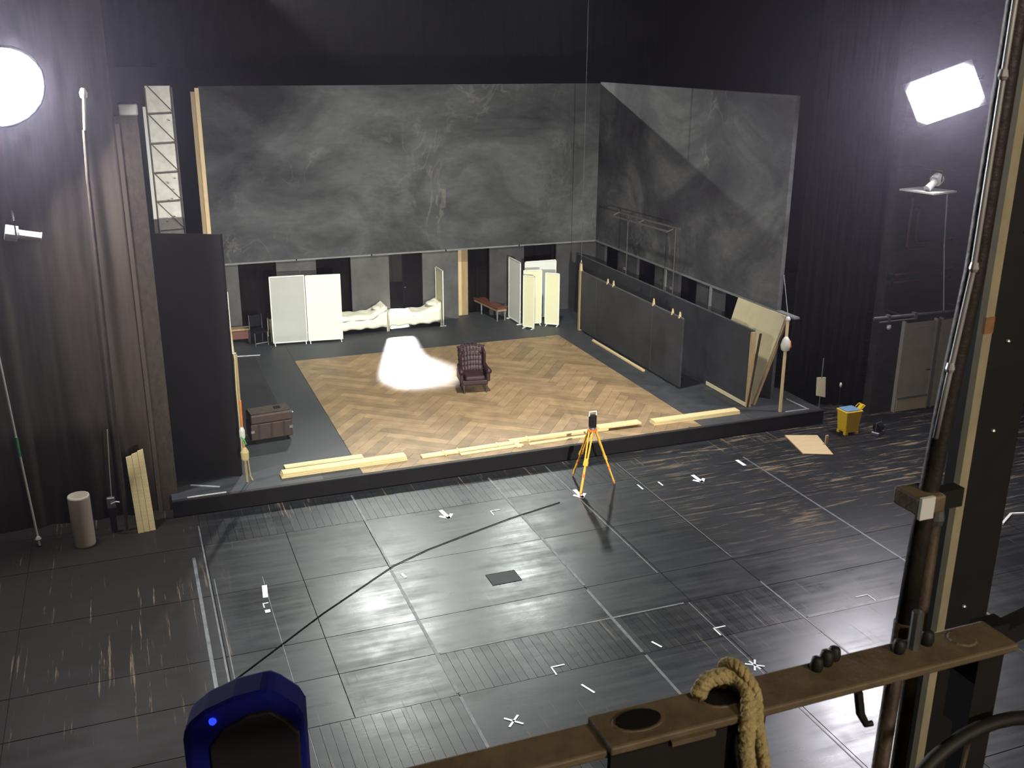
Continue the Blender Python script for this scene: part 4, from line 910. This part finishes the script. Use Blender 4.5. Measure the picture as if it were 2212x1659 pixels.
for s in rope_strand([(0.646, 0.930, 8.592), (0.645, 0.926, 8.626), (0.652, 0.905, 8.635), (0.661, 0.880, 8.614), (0.658, 0.864, 8.58), (0.664, 0.857, 8.54), (0.684, 0.855, 8.45)], 0.0075, 8): MB().tube(s, 0.0046, 8).build('strand', M_ROPE, t, True)

M_RUSTORANGE = mat('faded_orange_paint', (0.42, 0.20, 0.08), 0.6, var=0.4, scale=30)
t = thing('steel_column', 'dark steel column with a cream painted edge at right', 'column', (0, 0, 0))
MB().box((1.722, 1.600, 0), (1.86, 1.616, 13)).build('face_plate', M_BARDK, t); MB().box((1.846, 1.616, 0), (1.86, 1.78, 13)).build('return_plate', M_BARDK, t)
MB().box((1.702, 1.594, 0), (1.726, 1.612, 13)).build('cream_flange', M_FLANGE, t)
part_label(MB().box((1.7015, 1.592, 8.785), (1.7265, 1.60, 8.822)).build('orange_mark', M_RUSTORANGE, t), 'faded orange paint mark')
for z in (8.1, 8.55, 8.76, 9.0): MB().lathe([(0.006, 0), (0.004, 0.004)], (1.78, 1.598, z), 8).build('rivet', M_ALU, t)
t = thing('thick_pipe', 'thick dark oily pipe standing just behind the railing', 'pipe', (0, 0, 0))
MB().tube([(0.966, 0.962, 8.60), (0.973, 0.964, 8.74), (0.986, 0.966, 8.92), (1.001, 0.966, 9.10), (1.004, 0.966, 9.42), (1.004, 0.966, 13)], 0.0135, 12).build('upper_pipe', M_RUSTDK, t, True)
MB().tube([(0.944, 0.960, 7.3), (0.962, 0.962, 8.60)], 0.0125, 12).build('lower_pipe', M_RUST, t, True)
MB().box((0.940, 0.940, 8.775), (0.985, 0.990, 8.800)).build('clamp', M_BAR, t, bevel=0.003)
MB().box((0.9395, 0.936, 8.772), (0.962, 0.941, 8.803)).build('clamp_plate', M_WHITE, t)
MB().box((0.985, 0.955, 8.770), (1.03, 0.975, 8.797)).build('clamp_arm', M_BARDK, t)
t = thing('rim_highlight', 'thin added rim conduit clipped along the thick dark pipe', 'highlight', (0, 0, 0))
MB().tube([(0.963, 0.953, 8.88), (0.970, 0.953, 8.96), (0.984, 0.953, 9.10), (0.986, 0.953, 9.42), (0.986, 0.953, 13)], 0.0035, 8).build('tube', M_ALU, t, True)  # bright strip standing in for the lamp-lit edge of the thick pipe
for z in (8.97, 9.10, 9.33): MB().lathe([(0.0045, 0), (0.006, 0.004), (0.0045, 0.012)], (0.9705 if z < 9 else 0.985, 0.953, z), 10).build('clip', M_ALU, t)  # small beads on the added highlight strip
t = thing('grey_pipe', 'slim grey pipe between the thick pipe and the column', 'pipe', (0, 0, 0))
MB().tube([(1.133, 1.1, 8.72), (1.135, 1.1, 8.3), (1.14, 1.1, 7.0)], 0.012, 10).build('tube', M_RUST, t, True)
MB().lathe([(0.014, 0), (0.016, 0.01), (0.012, 0.03)], (1.133, 1.1, 8.66), 10).build('collar', M_STEEL, t)
t = thing('handwheel', 'dark iron hand wheel at the bottom right corner', 'hand wheel', (1.06, 0.835, 8.33))
ring = [(0.19*math.cos(a), 0.05*math.sin(a)*0+0.03*math.sin(a), 0.145*math.sin(a)) for a in [2*PI*k/40 for k in range(41)]]
MB().tube(ring, 0.010, 10).build('rim', M_BARDK, t, True)
for a in (0.9, 2.3, 3.7, 5.1): MB().tube([(0, 0, 0), (0.19*math.cos(a), 0.03*math.sin(a), 0.145*math.sin(a))], 0.007, 8).build('spoke', M_BAR, t)
MB().tube([(0, -0.03, 0), (0, 0.06, 0)], 0.025, 12).build('hub', M_BARDK, t); MB().tube([(0, 0.06, 0), (0, 0.10, -0.4)], 0.015, 8).build('shaft', M_BARDK, t)
t = thing('gallery_post', 'dark steel post rising beside the hand wheel', 'post', (1.15, 0.965, 7.6))
MB().box((-0.025, 0.0, -0.1), (0.022, 0.03, 0.95)).build('post', M_BARDK, t)
MB().bar((-0.03, 0.06, 0.86), (0.5, 0.02, 1.02), 0.03, 0.03).build('arm', M_BARDK, t)
MB().tube([(-0.035, -0.01, 0.0), (-0.038, -0.012, 0.7), (-0.02, -0.01, 0.92)], 0.004, 6).build('cable', M_BAR, t)

# blue-topped dark case at the railing
t = thing('blue_case', 'dark case with a deep blue rounded top and indicator light', 'case', (0.085, 1.36, 0), math.radians(-14))
outline = [(-0.092, 7.55), (0.092, 7.55), (0.092, 8.380), (0.084, 8.398), (0.057, 8.422), (0.040, 8.434), (-0.012, 8.422), (-0.056, 8.402), (-0.087, 8.376), (-0.092, 8.350)]
MB().prismY(outline, 0.0, 0.07).build('shell', M_NAVY, t, bevel=0.012)
inner = [(-0.050, 7.6), (0.084, 7.6), (0.085, 8.362), (0.068, 8.385), (0.044, 8.404), (0.010, 8.398), (-0.028, 8.376), (-0.050, 8.345)]
MB().prismY(inner, -0.008, 0.004).build('face_panel', M_CASEBLACK, t, bevel=0.003)
MB().lathe([(0.006, 0), (0.005, 0.004)], n=12).build('indicator_light', M_LED, t).matrix_local = Matrix.Translation((-0.042, -0.004, 8.392)) @ Matrix.Rotation(PI/2, 4, 'X')
MB().box((-0.11, -0.02, 7.48), (0.11, 0.09, 7.56)).build('foot', M_CASEBLACK, t)
MB().box((-0.02, -0.60, 7.50), (0.02, 0.0, 7.54)).build('support_arm', M_BARDK, t)
